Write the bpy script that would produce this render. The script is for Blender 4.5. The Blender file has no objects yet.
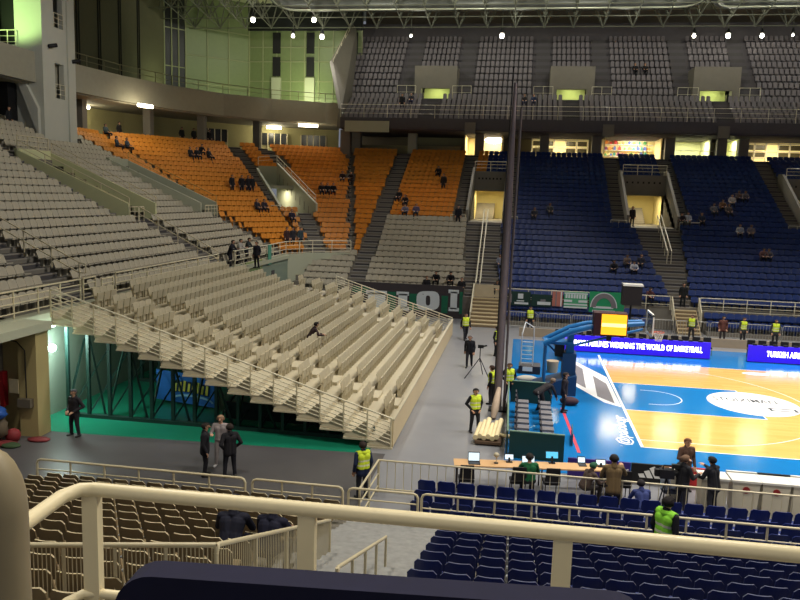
import bpy, math, random
import numpy as np
from mathutils import Vector, Matrix
random.seed(7)
SC = bpy.context.scene
COL = SC.collection
# ------------------------------------------------------------------ camera
CX, CY, CZ = -4.7356, -27.6472, 8.8558
FPX, YAW, PITCH, ROLL = 753.65, 0.1575, 0.1382, 0.0307
_f = Vector((-math.sin(YAW)*math.cos(PITCH), math.cos(YAW)*math.cos(PITCH), -math.sin(PITCH)))
_r0 = Vector((math.cos(YAW), math.sin(YAW), 0)); _u0 = _r0.cross(_f)
_r = _r0*math.cos(ROLL)+_u0*math.sin(ROLL); _u = -_r0*math.sin(ROLL)+_u0*math.cos(ROLL)
cam_d = bpy.data.cameras.new('camera'); cam = bpy.data.objects.new('camera', cam_d); COL.objects.link(cam)
cam_d.sensor_width = 36; cam_d.lens = FPX*36/800; cam_d.clip_start = .05; cam_d.clip_end = 400
cam.matrix_world = Matrix(((_r.x,_u.x,-_f.x,CX),(_r.y,_u.y,-_f.y,CY),(_r.z,_u.z,-_f.z,CZ),(0,0,0,1)))
SC.camera = cam
# ------------------------------------------------------------------ world, light, exposure
w = bpy.data.worlds.new('world'); SC.world = w; w.use_nodes = True
w.node_tree.nodes['Background'].inputs[0].default_value = (.80,.86,1,1)
w.node_tree.nodes['Background'].inputs[1].default_value = .18
SC.view_settings.view_transform = 'Standard'; SC.view_settings.look = 'None'
SC.view_settings.gamma = 1; SC.view_settings.exposure = 0.12; SC.view_settings.use_curve_mapping = False
def lamp(name, kind, loc, power, color=(1,1,1), size=1, target=None, spread=None, size_y=None, angle=None, blend=.5):
    d = bpy.data.lights.new(name, kind); d.energy = power; d.color = color
    if kind == 'AREA':
        d.size = size
        if size_y: d.shape='RECTANGLE'; d.size_y = size_y
        if spread: d.spread = spread
    elif kind == 'SPOT':
        d.shadow_soft_size = size; d.spot_size = angle; d.spot_blend = blend
    else: d.shadow_soft_size = size
    o = bpy.data.objects.new(name, d); COL.objects.link(o); o.location = loc
    t = Vector(target) if target else Vector(loc)+Vector((0,0,-1))
    o.rotation_euler = (t-Vector(loc)).to_track_quat('-Z','Y').to_euler()
    return o
# the arena's floodlights above the court
for x in (2, 10, 20):
    for y in (2, 13):
        lamp('court_floodlight', 'AREA', (x, y, 26.5), 1120, (1,.95,.88), 4, spread=math.radians(95))
lamp('stand_floodlight', 'SPOT', (-2, 8, 27), 14500, (1,.96,.88), 1.2, (-27,11,6), angle=math.radians(86))
for x in (-26,-16,-6,4,14,24):                     # lamps along the edge of the far roof, over the upper tier
    lamp('far_floodlight', 'SPOT', (x, 51.0, 26.2), 5600, (1,.95,.88), .5, (x,36,4.5), angle=math.radians(66), blend=.6)
    lamp('roof_spill', 'POINT', (x, 50.5, 25.6), 70, (1,.96,.84), .6)
for x in (-30,-20,-10,0,10,20,30):                 # added fill lights aimed upwards to brighten the roof deck
    lamp('roof_deck_fill', 'AREA', (x, 41, 26.6), 520, (1,.98,.82), 1.5, (x,50,31))
lamp('stand_floodlight', 'SPOT', (2, 4, 27), 9000, (1,.96,.90), 1.2, (-11,30,2), angle=math.radians(50), blend=.8)
lamp('foreground_fill', 'AREA', (-4.5, -26.6, 12.5), 95, (1,.92,.76), 1.6)  # added fill above the viewer, brightens the foreground rail and post
for x in (-14,0,14):                               # lamps over the near stand
    lamp('near_floodlight', 'SPOT', (x, -14, 24), 6300, (1,.93,.80), .8, (x*.6-2,-17,2), angle=math.radians(110))

# ------------------------------------------------------------------ pixel -> place
def ray(px, py):
    return _f + _r*((px-400)/FPX) + _u*((300-py)/FPX)
def plane(px, py, n, c):
    d = ray(px,py); o = Vector((CX,CY,CZ)); n = Vector(n)
    return o + d*((c-n.dot(o))/n.dot(d))
def G(px, py, z=0.0): return plane(px,py,(0,0,1),z)
def PX(px, py, x): return plane(px,py,(1,0,0),x)
def PY(px, py, y): return plane(px,py,(0,1,0),y)
def to_px(P):
    d = Vector(P)-Vector((CX,CY,CZ)); zc = d.dot(_f)
    return (400+FPX*d.dot(_r)/zc, 300-FPX*d.dot(_u)/zc, zc)
# ------------------------------------------------------------------ materials
def s2l(c):
    return tuple(((v/255)/12.92 if v/255 <= .04045 else ((v/255+.055)/1.055)**2.4) for v in c)
MATS = {}
def mat(name, rgb, rough=.6, metal=0, var=.12, scale=3.0, emit=0, emit_rgb=None, spec=.4, alpha=1):
    if name in MATS: return MATS[name]
    m = bpy.data.materials.new(name); m.use_nodes = True; nt = m.node_tree
    b = nt.nodes['Principled BSDF']; c = s2l(rgb)
    b.inputs['Roughness'].default_value = rough; b.inputs['Metallic'].default_value = metal
    b.inputs['Specular IOR Level'].default_value = spec
    if var > 0:
        tc = nt.nodes.new('ShaderNodeTexCoord'); no = nt.nodes.new('ShaderNodeTexNoise')
        no.inputs['Scale'].default_value = scale; no.inputs['Detail'].default_value = 4
        nt.links.new(tc.outputs['Object'], no.inputs['Vector'])
        mx = nt.nodes.new('ShaderNodeMix'); mx.data_type = 'RGBA'
        mx.inputs[6].default_value = (*[max(0,v*(1-var)) for v in c],1)
        mx.inputs[7].default_value = (*[min(1,v*(1+var)) for v in c],1)
        nt.links.new(no.outputs['Fac'], mx.inputs[0]); nt.links.new(mx.outputs[2], b.inputs['Base Color'])
    else: b.inputs['Base Color'].default_value = (*c,1)
    if emit:
        b.inputs['Emission Color'].default_value = (*s2l(emit_rgb or rgb),1); b.inputs['Emission Strength'].default_value = emit
    MATS[name] = m; return m
# ------------------------------------------------------------------ mesh builder (world coordinates in, parent space out)
ROOTM = {}
def smat(o): return ROOTM.get(o.name, Matrix.Identity(4))
class MB:
    def __init__(s): s.v=[]; s.f=[]; s.m=[]; s.s=[]
    def add(s, vs, fs, m=0, smooth=False):
        b=len(s.v); s.v+= [tuple(v) for v in vs]; s.f += [tuple(i+b for i in f) for f in fs]
        s.m += [m]*len(fs); s.s += [smooth]*len(fs); return s
    def box(s,x0,x1,y0,y1,z0,z1,m=0):
        return s.add([(x0,y0,z0),(x1,y0,z0),(x1,y1,z0),(x0,y1,z0),(x0,y0,z1),(x1,y0,z1),(x1,y1,z1),(x0,y1,z1)],
          [(0,3,2,1),(4,5,6,7),(0,1,5,4),(1,2,6,5),(2,3,7,6),(3,0,4,7)],m)
    def prism(s,poly,z0,z1,m=0):      # poly: list of (x,y) counter-clockwise, z may be a list for the top
        n=len(poly); z1s = z1 if isinstance(z1,(list,tuple)) else [z1]*n; z0s = z0 if isinstance(z0,(list,tuple)) else [z0]*n
        vs=[(p[0],p[1],z0s[i]) for i,p in enumerate(poly)]+[(p[0],p[1],z1s[i]) for i,p in enumerate(poly)]
        fs=[tuple(range(n-1,-1,-1)),tuple(range(n,2*n))]+[(i,(i+1)%n,n+(i+1)%n,n+i) for i in range(n)]
        return s.add(vs,fs,m)
    def slab(s,pts,off,m=0):          # a polygon in space given a thickness vector
        n=len(pts); off=Vector(off); vs=[Vector(p) for p in pts]+[Vector(p)+off for p in pts]
        return s.add(vs,[tuple(range(n-1,-1,-1)),tuple(range(n,2*n))]+[(i,(i+1)%n,n+(i+1)%n,n+i) for i in range(n)],m)
    def tube(s,pts,r,seg=8,m=0,closed=False,cap=True,smooth=True):
        pts=[Vector(p) for p in pts]; n=len(pts); rs = r if isinstance(r,(list,tuple)) else [r]*n
        rings=[]; prev=None
        for i,p in enumerate(pts):
            if closed: t=(pts[(i+1)%n]-pts[i-1])
            else: t=(pts[min(i+1,n-1)]-pts[max(i-1,0)])
            t.normalize()
            a = prev - t*prev.dot(t) if prev is not None else None
            if a is None or a.length<1e-4:
                a = Vector((0,0,1)).cross(t) if abs(t.z)<.95 else Vector((1,0,0)).cross(t)
            a.normalize(); b=t.cross(a); prev=a
            rings.append([p+(a*math.cos(2*math.pi*k/seg)+b*math.sin(2*math.pi*k/seg))*rs[i] for k in range(seg)])
        vs=[v for ring in rings for v in ring]; fs=[]
        for i in range(n if closed else n-1):
            j=(i+1)%n
            for k in range(seg): fs.append((i*seg+k,i*seg+(k+1)%seg,j*seg+(k+1)%seg,j*seg+k))
        s.add(vs,fs,m,smooth)
        if cap and not closed:
            s.add(rings[0],[tuple(range(seg-1,-1,-1))],m); s.add(rings[-1],[tuple(range(seg))],m)
        return s
    def ball(s,c,r,m=0,seg=10,rings=6):
        c=Vector(c); r = r if isinstance(r,(tuple,list)) else (r,r,r); vs=[]; fs=[]
        for i in range(rings+1):
            th=math.pi*i/rings
            for k in range(seg): vs.append((c.x+r[0]*math.sin(th)*math.cos(2*math.pi*k/seg), c.y+r[1]*math.sin(th)*math.sin(2*math.pi*k/seg), c.z+r[2]*math.cos(th)))
        for i in range(rings):
            for k in range(seg): fs.append((i*seg+k,(i+1)*seg+k,(i+1)*seg+(k+1)%seg,i*seg+(k+1)%seg))
        return s.add(vs,fs,m,True)
    def mesh(s,name,mats):
        me=bpy.data.meshes.new(name); me.from_pydata(s.v,[],s.f)
        for mm in (mats if isinstance(mats,(list,tuple)) else [mats]): me.materials.append(mm)
        me.polygons.foreach_set('material_index',s.m); me.polygons.foreach_set('use_smooth',s.s); me.update(); return me
    def build(s,name,mats,parent=None):
        if parent is not None:
            iv=smat(parent).inverted(); s.v=[tuple(iv@Vector(v)) for v in s.v]
        o=bpy.data.objects.new(name,s.mesh(name,mats)); COL.objects.link(o)
        if parent is not None: o.parent=parent; ROOTM[o.name]=smat(parent)
        return o
def tag(o,label,cat,group=None,kind=None):
    if label: o['label']=label
    if cat: o['category']=cat
    if group: o['group']=group
    if kind: o['kind']=kind
    return o
def thing(name,label,cat,loc=(0,0,0),rotz=0,group=None):
    o=bpy.data.objects.new(name,None); COL.objects.link(o); o.empty_display_size=.2
    o.location=loc; o.rotation_euler=(0,0,rotz)
    ROOTM[o.name]=Matrix.Translation(Vector(loc))@Matrix.Rotation(rotz,4,'Z')
    return tag(o,label,cat,group)
def struct(name,mb,mats):
    o=mb.build(name,mats); o['kind']='structure'; return o
def one(name,mb,mats,label,cat,group=None): return tag(mb.build(name,mats),label,cat,group)
ONES=['','first','second','third','fourth','fifth','sixth','seventh','eighth','ninth','tenth','eleventh','twelfth','thirteenth','fourteenth','fifteenth','sixteenth','seventeenth','eighteenth','nineteenth']
TENS=['','','twenty','thirty','forty','fifty','sixty','seventy','eighty','ninety']
TENTH=['','','twentieth','thirtieth','fortieth','fiftieth','sixtieth','seventieth','eightieth','ninetieth']
def nth(n):
    if n<20: return ONES[n]
    if n>=100: return 'hundred and '+nth(n-100) if n>100 else 'hundredth'
    return TENTH[n//10] if n%10==0 else TENS[n//10]+'-'+ONES[n%10]
def railing(name,label,pts,h,bars,spacing,mt,r=.025,group=None,cat='railing',post_r=None,ends=True,bar_r=None,bal=None,bal_mat=None,z0=.0):
    """pts: base points; bars: heights (fraction of h) of the lower rails; posts every `spacing`; bal = spacing of balusters"""
    pts=[Vector(p) for p in pts]; root=thing(name,label,cat,pts[0],0,group)
    up=Vector((0,0,1)); pr=post_r or r; seg=6
    MB().tube([p+up*h for p in pts],r,8).build('top_rail',mt,root)
    for b in bars: MB().tube([p+up*h*b for p in pts],bar_r or r*.7,6).build('rail',mt,root)
    k=0
    for a,b in zip(pts[:-1],pts[1:]):
        L=(b-a).length; n=max(1,round(L/spacing))
        for i in range(n+1):
            if i==0 and k>0: continue
            p=a.lerp(b,i/n); MB().tube([p+up*z0,p+up*h],pr,seg).build('post',mt,root)
        k+=1
        if bal:
            n=int(L/bal); 
            for i in range(1,n):
                p=a.lerp(b,i/n); MB().tube([p+up*.08,p+up*h],.011,4,smooth=False).build('baluster',bal_mat or mt,root)
    return root
def text(name,body,mt,parent,origin,xdir,updir,height,width=None,ext=.004,shear=0):
    """lettering as a thin raised mesh"""
    cu=bpy.data.curves.new('tmp','FONT'); cu.body=body; cu.size=1; cu.extrude=0; cu.align_x='LEFT'
    cu.offset=.012; cu.resolution_u=2; cu.shear=shear
    o=bpy.data.objects.new('tmp',cu); COL.objects.link(o)
    dg=bpy.context.evaluated_depsgraph_get(); dg.update(); me=bpy.data.meshes.new_from_object(o.evaluated_get(dg))
    bpy.data.objects.remove(o)
    X=Vector(xdir).normalized(); U=Vector(updir).normalized(); N=X.cross(U)
    xs=[v.co.x for v in me.vertices]; ys=[v.co.y for v in me.vertices]
    x0,x1,y0,y1=min(xs),max(xs),min(ys),max(ys); sy=height/(y1-y0); sx=sy if not width else width/(x1-x0)
    mb=MB(); mb.add([Vector(origin)+X*((v.co.x-x0)*sx)+U*((v.co.y-y0)*sy)+N*ext for v in me.vertices],[tuple(p.vertices) for p in me.polygons])
    bpy.data.meshes.remove(me)
    return mb.build(name,mt,parent)
# ------------------------------------------------------------------ palette
M_floor=mat('arena_floor',(130,131,136),.3,var=.10,scale=1.2)
M_apron=mat('apron_blue',(24,116,184),.12,var=.05,scale=2)
M_line=mat('line_white',(240,240,238),.3,var=0)
M_conc=mat('concrete',(118,113,103),.8,var=.12,scale=2)
M_concd=mat('stair_concrete',(74,71,72),.8,var=.12,scale=3)
M_nose=mat('stair_nosing',(140,134,126),.7,var=.08)
M_wallg=mat('painted_wall',(172,174,152),.7,var=.06,scale=1)
M_cream=mat('cream_paint',(192,182,156),.45,var=.06,scale=2)
M_beige=mat('beige_paint',(190,174,138),.5,var=.08,scale=2)
M_rail=mat('rail_paint',(208,196,164),.35,var=.05,scale=4)
M_railw=mat('rail_pale',(214,206,180),.4,var=.05)
M_white=mat('white_paint',(225,222,214),.5,var=.04)
M_black=mat('black_matt',(18,18,20),.6,var=.1)
M_dkgreen=mat('dark_green_steel',(22,52,46),.5,var=.1)
M_steel=mat('galvanised_steel',(150,148,142),.4,.5,var=.08)
M_truss=mat('truss_paint',(96,98,84),.5,var=.08)
def wood_mat():
    m=mat('court_maple',(228,178,104),.13,var=0); nt=m.node_tree; b=nt.nodes['Principled BSDF']
    tc=nt.nodes.new('ShaderNodeTexCoord'); br=nt.nodes.new('ShaderNodeTexBrick'); br.inputs['Scale'].default_value=1
    br.inputs['Brick Width'].default_value=1.8; br.inputs['Row Height'].default_value=.22; br.inputs['Mortar Size'].default_value=.004
    br.inputs['Color1'].default_value=(*s2l((230,182,108)),1); br.inputs['Color2'].default_value=(*s2l((218,168,92)),1); br.inputs['Mortar'].default_value=(*s2l((196,150,86)),1)
    nt.links.new(tc.outputs['Object'],br.inputs['Vector']); nt.links.new(br.outputs['Color'],b.inputs['Base Color']); return m
M_wood=wood_mat()
# ------------------------------------------------------------------ floor and court
struct('floor',MB().box(-60,60,-40,75,-.3,0),M_floor)
struct('floor_left',MB().box(-40,-9.0,-9.3,-3.0,-.05,.004),mat('worn_floor',(84,82,84),.34,var=.18,scale=.7,spec=.3))
ap=MB().box(-4.95,33,-3.4,20.2,-.02,.004)
court=struct('court_apron',ap,M_apron)
struct('court_floor',MB().box(0,28,0,15,-.01,.008),M_wood)
key=MB().box(0,5.8,5.05,9.95,-.005,.011).box(22.2,28,5.05,9.95,-.005,.011)
struct('court_key',key,M_apron)
L=MB(); zt=.014
def strip(x0,y0,x1,y1,w=.05):
    d=Vector((x1-x0,y1-y0)); d.normalize(); n=Vector((-d.y,d.x))*w/2
    L.add([(x0-n.x,y0-n.y,zt),(x1-n.x,y1-n.y,zt),(x1+n.x,y1+n.y,zt),(x0+n.x,y0+n.y,zt)],[(0,1,2,3)])
def arc(cx,cy,r,a0,a1,w=.05,n=40):
    vs=[];fs=[]
    for i in range(n+1):
        a=math.radians(a0+(a1-a0)*i/n)
        vs+=[(cx+(r-w/2)*math.cos(a),cy+(r-w/2)*math.sin(a),zt),(cx+(r+w/2)*math.cos(a),cy+(r+w/2)*math.sin(a),zt)]
    for i in range(n): fs.append((2*i,2*i+1,2*i+3,2*i+2))
    L.add(vs,fs)
for a in ((0,-.05,0,16.6,.12),(28,0,28,15),(-.05,0,28,0,.07),(0,15,28,15,.06),(14,0,14,15)): strip(*a)
for s,x in ((1,0),(-1,28)):
    strip(x,5.05,x+s*5.8,5.05); strip(x,9.95,x+s*5.8,9.95); strip(x+s*5.8,5.05,x+s*5.8,9.95)
    strip(x+s*1.2,8.75,x+s*1.575,8.75); strip(x+s*1.2,6.25,x+s*1.575,6.25)
    strip(x,.9,x+s*2.99,.9); strip(x,14.1,x+s*2.99,14.1)
    c=x+s*1.575; k=0 if s>0 else 180
    arc(c,7.5,1.25,k-90,k+90); th=math.degrees(math.asin(6.6/6.75)); arc(c,7.5,6.75,k-th,k+th,n=60); arc(x+s*5.8,7.5,1.8,k-90,k+90)
arc(14,7.5,1.8,0,360)
struct('court_lines',L,M_line)
# white sponsor oval with lettering, handle on the apron, grey and white panel by the baseline
ov=MB(); n=48
ov.add([(5.95+1.95*math.cos(2*math.pi*i/n),7.6+2.05*math.sin(2*math.pi*i/n),.016) for i in range(n)],[tuple(range(n))])
oval=struct('court_emblem',ov,M_line)
M_ink=mat('print_dark',(45,52,62),.5,var=0)
text('lettering','STOIXIMAN',M_ink,oval,(4.35,7.85,.017),(1,-.03,0),(0,1,0),.62,2.75,.001)
em=MB()
for (cx,cy,w,h) in ((6.9,6.95,1.1,.12),(7.0,6.6,1.0,.12),(6.45,6.75,.12,.5),(7.5,6.78,.12,.5)): em.box(cx-w/2,cx+w/2,cy-h/2,cy+h/2,.016,.018)
em.build('emblem_mark',M_ink,oval)
hd=struct('apron_lettering',MB().box(-.78,-.7,-.02,0.0,.004,.006),M_line)
text('lettering','@paobcgr',M_line,hd,(-.22,.15,.0055),(.06,1,0),(-1,.06,0),.68,3.9,.001,shear=.15)
pn=struct('apron_panel',MB().slab([(-1.95,9.0,.005),(-.75,6.0,.005),(-.08,5.4,.005),(-.12,11.0,.005),(-1.75,15.2,.005)],(0,0,.004)),M_line)
M_gpr=mat('print_grey',(112,108,112),.5,var=.05)
MB().slab([(-1.85,9.6,.0095),(-1.35,8.4,.0095),(-1.2,12.6,.0095),(-1.68,14.2,.0095)],(0,0,.003)).slab([(-.95,7.0,.0095),(-.3,5.9,.0095),(-.28,9.6,.0095),(-.8,11.2,.0095)],(0,0,.003)).build('panel_print',M_gpr,pn)
sm=struct('court_mark',MB().add([(7.9+.7*math.cos(2*math.pi*i/24),14.1+.34*math.sin(2*math.pi*i/24),.016) for i in range(24)],[tuple(range(24))]),M_line)
M_red=mat('tape_red',(200,62,82),.4,var=.05)
struct('floor_tape',MB().slab([(-2.72,4.6,.006),(-2.6,4.6,.006),(-2.28,-1.2,.006),(-2.4,-1.2,.006)],(0,0,.003)),M_red)
# ------------------------------------------------------------------ bowl geometry: end stand -> corner facets -> side stand
BP=[Vector((-22.7,-24)),Vector((-22.7,28.2)),Vector((-21.2,30.5)),Vector((-18.3,32.0)),Vector((52,32.0))]
def off_path(r):
    out=[]; ds=[(BP[i+1]-BP[i]).normalized() for i in range(4)]; ns=[Vector((-d.y,d.x)) for d in ds]
    out.append(BP[0]+ns[0]*r)
    for i in range(1,4):
        b=(ns[i-1]+ns[i]).normalized(); out.append(BP[i]+b*(r/b.dot(ns[i])))
    out.append(BP[4]+ns[3]*r); return out,ds,ns
ZB=4.05; RUN=.8; RISE=.4; NR=23
SEATS={'grey':[], 'orange':[], 'blue':[]}       # (pos, rotz, row, index, block)
def face_rot(f): return math.atan2(-f.x,f.y)
def cut(a,b,holes):
    segs=[(a,b)]
    for h0,h1 in holes:
        segs=[q for s0,s1 in segs for q in ((s0,min(s1,h0)),(max(s0,h1),s1)) if q[1]-q[0]>.05]
    return segs
end_t=MB(); cor_t=MB(); side_t=MB(); stair=MB()
T_END=[(15.2,18.4),(25.6,28.3)]                     # end-stand stair pits: along Y
V_SIDE=[(-9.4,-6.5),(4.0,7.8),(17.9,21.5)]          # side-stand entrances: along X
def side_ais(n,i):
    return ((-8.7-.062*i,-6.35-.02*i),(6.1-.146*i,7.15+.066*i),(19.9-.146*i,21.0+.066*i))[n]
def stairs_on(mbs,p0,p1,nout,r0,r1,zd):            # two treads of an aisle on one row, p0-p1 = ends at r=0 direction
    a,b=(r0,r0+(r1-r0)*.5)
    for k,(q0,q1,dz) in enumerate(((r0,r1,.012),((r0+r1)/2,r1,.2))):
        A,B=p0+nout*q0,p1+nout*q0; C,D=p1+nout*q1,p0+nout*q1
        mbs.prism([(A.x,A.y),(B.x,B.y),(C.x,C.y),(D.x,D.y)],zd-.02,zd+dz,0)
        A2,B2=p0+nout*(q0-.005),p1+nout*(q0-.005); C2,D2=p1+nout*(q0+.06),p0+nout*(q0+.06)
        mbs.prism([(A2.x,A2.y),(B2.x,B2.y),(C2.x,C2.y),(D2.x,D2.y)],zd+dz-.05,zd+dz+.006,1)
for i in range(NR):
    r0,r1=i*RUN,(i+1)*RUN; z=ZB+RISE*i; zb = 0 if i==0 else z-.75
    pa,ds,ns=off_path(r0); pb,_,_=off_path(r1); pm,_,_=off_path(r0+.42)
    # --- end stand
    holes=list(T_END) if 7<=i<=15 else []
    for y0,y1 in cut(-24,pa[1].y,holes):
        ye=pb[1].y if abs(y1-pa[1].y)<1e-6 else y1
        end_t.prism([(pa[0].x,y0),(pa[0].x,y1),(pb[0].x,ye),(pb[0].x,y0)][::1],zb,z)
    ais=[(.4,2.3),(-14.9,-13.2)] + ([(15.6,17.5)] if i<7 else [(14.0,15.2)] if i<16 else [(14.4,15.6)]) + ([(27.2,28.4)] if i<7 else [])
    for a0,a1 in ais:
        stairs_on(stair,Vector((BP[0].x,a0)),Vector((BP[0].x,a1)),Vector((-1,0)),r0,r1,z)
    k=0
    for s0,s1 in cut(-19.8,pm[1].y-.12,ais+holes+([(22.2,26.6)] if r0>15.0 else [])+([(28.3,28.45)])):
        n_=int((s1-s0)/.5)
        for j in range(n_):
            k+=1; y=s0+(s1-s0-.5*n_)/2+.25+.5*j
            SEATS['orange' if y>28.35 else 'grey'].append((Vector((pm[0].x,y,z)),face_rot(Vector((1,0))),i+1,k,'end stand'))
    # --- corner facets
    for s in (1,2):
        A,B,C,D=pa[s],pa[s+1],pb[s+1],pb[s]; d,nn=ds[s],ns[s]; o0=BP[s] if s==1 else BP[2]
        ta,tb=(A-BP[2]).dot(d),(B-BP[2]).dot(d); tc,td=(C-BP[2]).dot(d),(D-BP[2]).dot(d)
        hole=None
        if s==2 and 8<=i<=16: hole=(-1.28-(r0-6.4)*.177, 1.5-(r0-5.9)*.305)
        if hole is None: cor_t.prism([tuple(A),tuple(B),tuple(C),tuple(D)],zb,z)
        else:
            h0,h1=hole; q=lambda t,r:tuple(BP[2]+d*t+nn*r)
            cor_t.prism([tuple(A),q(h0,r0),q(h0,r1),tuple(D)],zb,z); cor_t.prism([q(h1,r0),tuple(B),tuple(C),q(h1,r1)],zb,z)
        m0,m1=(pm[s]-BP[2]).dot(d),(pm[s+1]-BP[2]).dot(d); L_=m1-m0
        # aisles: on the middle mitre and a sliver on the outer mitre
        if s==2:
            w1=m0
            if i>=8:
                w1=hole[0]-.05 if hole else m0+1.1
                stairs_on(stair,BP[2]+d*m0,BP[2]+d*w1,nn,r0,r1,z)
            stairs_on(stair,BP[2]+d*(m1-.2),BP[2]+d*m1,nn,r0,r1,z)
            a2=(.05,1.15) if i<8 else (-.4-(r0-13.7)*.4,.6-(r0-13.7)*.4) if i>16 else None
            if a2: stairs_on(stair,BP[2]+d*a2[0],BP[2]+d*a2[1],nn,r0,r1,z)
        k=0; t=m0+.3
        while t<m1-.25:
            k+=1; bad=False
            if s==2:
                bad = t<w1+.12 or t>m1-.3
                if hole and hole[0]-.2<t<hole[1]+.3: bad=True
                if a2 and a2[0]-.22<t<a2[1]+.22: bad=True
            if not bad:
                p=BP[2]+d*t+nn*(r0+.42)
                SEATS['orange'].append((Vector((p.x,p.y,z)),face_rot(-nn),i+1,k,'corner stand' if s==1 else 'corner stand by the entrance'))
            t+=.5
# --- side stand
NS=29; SY0=27.2; SZ0=1.65
for i in range(NS):
    y0,y1=SY0+RUN*i,SY0+RUN*(i+1); z=SZ0+RISE*i; zb=0 if i==0 else z-.75
    if i>=6:
        pa,_,_=off_path((i-6)*RUN); pb,_,_=off_path((i-5)*RUN); xl0,xl1=pa[3].x,pb[3].x
    else: xl0=xl1=-22.0
    holes=V_SIDE if 13<=i<=22 else []
    for x0,x1 in cut(xl0,50,holes):
        xe=xl1 if abs(x0-xl0)<1e-6 else x0
        side_t.prism([(x0,y0),(x1,y0),(x1,y1),(xe,y1)],zb,z)
    da=(-17.7,-16.5); ais=[da]
    if i<13: ais+=[side_ais(n,i) for n in range(3)]
    else:
        for a0,a1 in V_SIDE: ais+=[(a0-1.2,a0-.05),(a1+.05,a1+1.1)]
        if i>22: ais+= []
    for a0,a1 in ais: stairs_on(stair,Vector((a0,SY0)),Vector((a1,SY0)),Vector((0,1)),y0-SY0,y1-SY0,z)
    k=0
    for s0,s1 in cut(-21.4 if i<6 else xl0+.06,34,ais+list(holes)):
        n_=int((s1-s0)/.5)
        for j in range(n_):
            k+=1; x=s0+(s1-s0-.5*n_)/2+.25+.5*j
            if x<-17.5: c='grey' if i<6 else 'orange'; b='corner of the side stand'
            elif x<-8.5: c='grey' if i<13 else 'orange'; b='side stand'
            else: c='blue'; b='side stand'
            SEATS[c].append((Vector((x,y0+.42,z)),math.pi,i+1,k,b))
# blue rows in front of the rail
for j,(yy,zz) in enumerate(((25.55,.25),(26.35,.7))):
    for x0,x1 in ((-5.9,4.2),(8.0,50)):
        side_t.prism([(x0,yy),(x1,yy),(x1,yy+.8),(x0,yy+.8)],0,zz)
        x=x0+.3; k=0
        while x<min(x1,34):
            k+=1; SEATS['blue'].append((Vector((x,yy+.42,zz)),math.pi,j+1,k,'front block '+('left' if x0<0 else 'right')+' of the central stairs')); x+=.5
struct('end_terrace',end_t,M_conc); struct('corner_terrace',cor_t,M_conc); struct('side_terrace',side_t,M_conc)
struct('stand_stairs',stair,[M_concd,M_nose])
# front lips of the terraces
struct('trim_1',MB().box(-22.72,-22.25,-24,28.0,3.80,4.06).box(-22.72,-22.2,-24,.4,3.5,4.065),M_wallg)
# ------------------------------------------------------------------ stair entrances cut into the stands
M_in=mat('entrance_wall',(222,208,150),.8,var=.05)
M_grn=mat('pit_wall_green',(206,206,160),.7,var=.06)
for n,(x0,x1) in enumerate(V_SIDE):
    m=MB(); yf,yb=37.6,45.6; zf=6.8
    m.box(x0,x1,yf,51,zf-.3,zf-.02,1)                                     # floor
    for xa,xb in ((x0-.22,x0),(x1,x1+.22)):                              # side walls follow the slope of the stand
        m.slab([(xa,yf,zf-.6),(xa,yb,zf-.6),(xa,yb,11.75),(xa,yb-1.2,11.7),(xa,yf,zf+1.0)][::1],(xb-xa,0,0),0)
    m.box(x0,x1,44.0,44.3,9.55,11.3,0); m.box(x0,x1,44.3,50,9.5,9.8,0)     # head wall and ceiling
    m.box(x0-.2,x0,44.3,51,zf,9.6,2); m.box(x1,x1+.2,44.3,51,zf,9.6,2); m.box(x0,x1,50,50.2,zf,9.6,2)
    for k in range(9): m.box(x0,x1-1.1,47+.3*k,47.3+.3*k,zf,zf+.17*(k+1),1)    # stairs going up inside
    for k in range(7): m.box(x0+.35+k*(x1-x0-.8)/6.3,x0+.5+k*(x1-x0-.8)/6.3,43.97,44.0,10.55,10.72,3)
    struct('stair_entrance',m,[M_conc,M_nose,M_in,M_black])
    lamp('entrance_lamp','AREA',((x0+x1)/2,46.2,9.45),170,(1,.86,.52),1.8)
    side=['between the orange and blue seats','in the middle of the blue seats','at the right edge of the blue seats'][n]
    railing('railing','pale rail over the entrance '+side,[(x0,44.0,11.3),(x1,44.0,11.3)],.9,(.35,.7),1.2,M_railw,.03,'rails above the entrances')
    if n==0:
        railing('railing','short pale rail left of the entrance by the orange seats',[(x0-1.5,37.5,6.45),(x0-.2,37.5,6.45)],.9,(.35,.7),.65,M_railw,.03)
        railing('railing','short pale rail right of the entrance by the tall dark net post',[(x1+.2,37.5,6.45),(x1+1.3,37.5,6.45)],.9,(.35,.7),.65,M_railw,.03)
    else:
        railing('railing','short pale rail left of the entrance '+side,[(x0-1.5,37.5,6.45),(x0-.2,37.5,6.45)],.9,(.35,.7),.65,M_railw,.03)
        railing('railing','short pale rail right of the entrance '+side,[(x1+.2,37.5,6.45),(x1+1.8,37.5,6.45)],.9,(.35,.7),.65,M_railw,.03)
# handrails down the side stairs
for (a,b,lab) in (((-8.0,37.2,6.9),(-7.9,27.3,1.75),'white stair handrail below the left entrance beside the grey seats'),((6.35,38.4,6.9),(6.25,32.2,4.3),'white stair handrail below the entrance in the blue seats')):
    t=thing('handrail',lab,'handrail',a); A,B=Vector(a),Vector(b)
    MB().tube([A+Vector((0,0,.95)),B+Vector((0,0,.95))],.05,8).build('top_rail',M_railw,t); MB().tube([A+Vector((.3,0,.95)),B+Vector((.3,0,.95))],.05,8).build('top_rail',M_railw,t)
    for k in range(6):
        p=A.lerp(B,k/5); MB().tube([p,p+Vector((0,0,.95))],.03,6).build('post',M_railw,t)
        MB().tube([p+Vector((.3,0,0)),p+Vector((.3,0,.95))],.03,6).build('post',M_railw,t)
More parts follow.
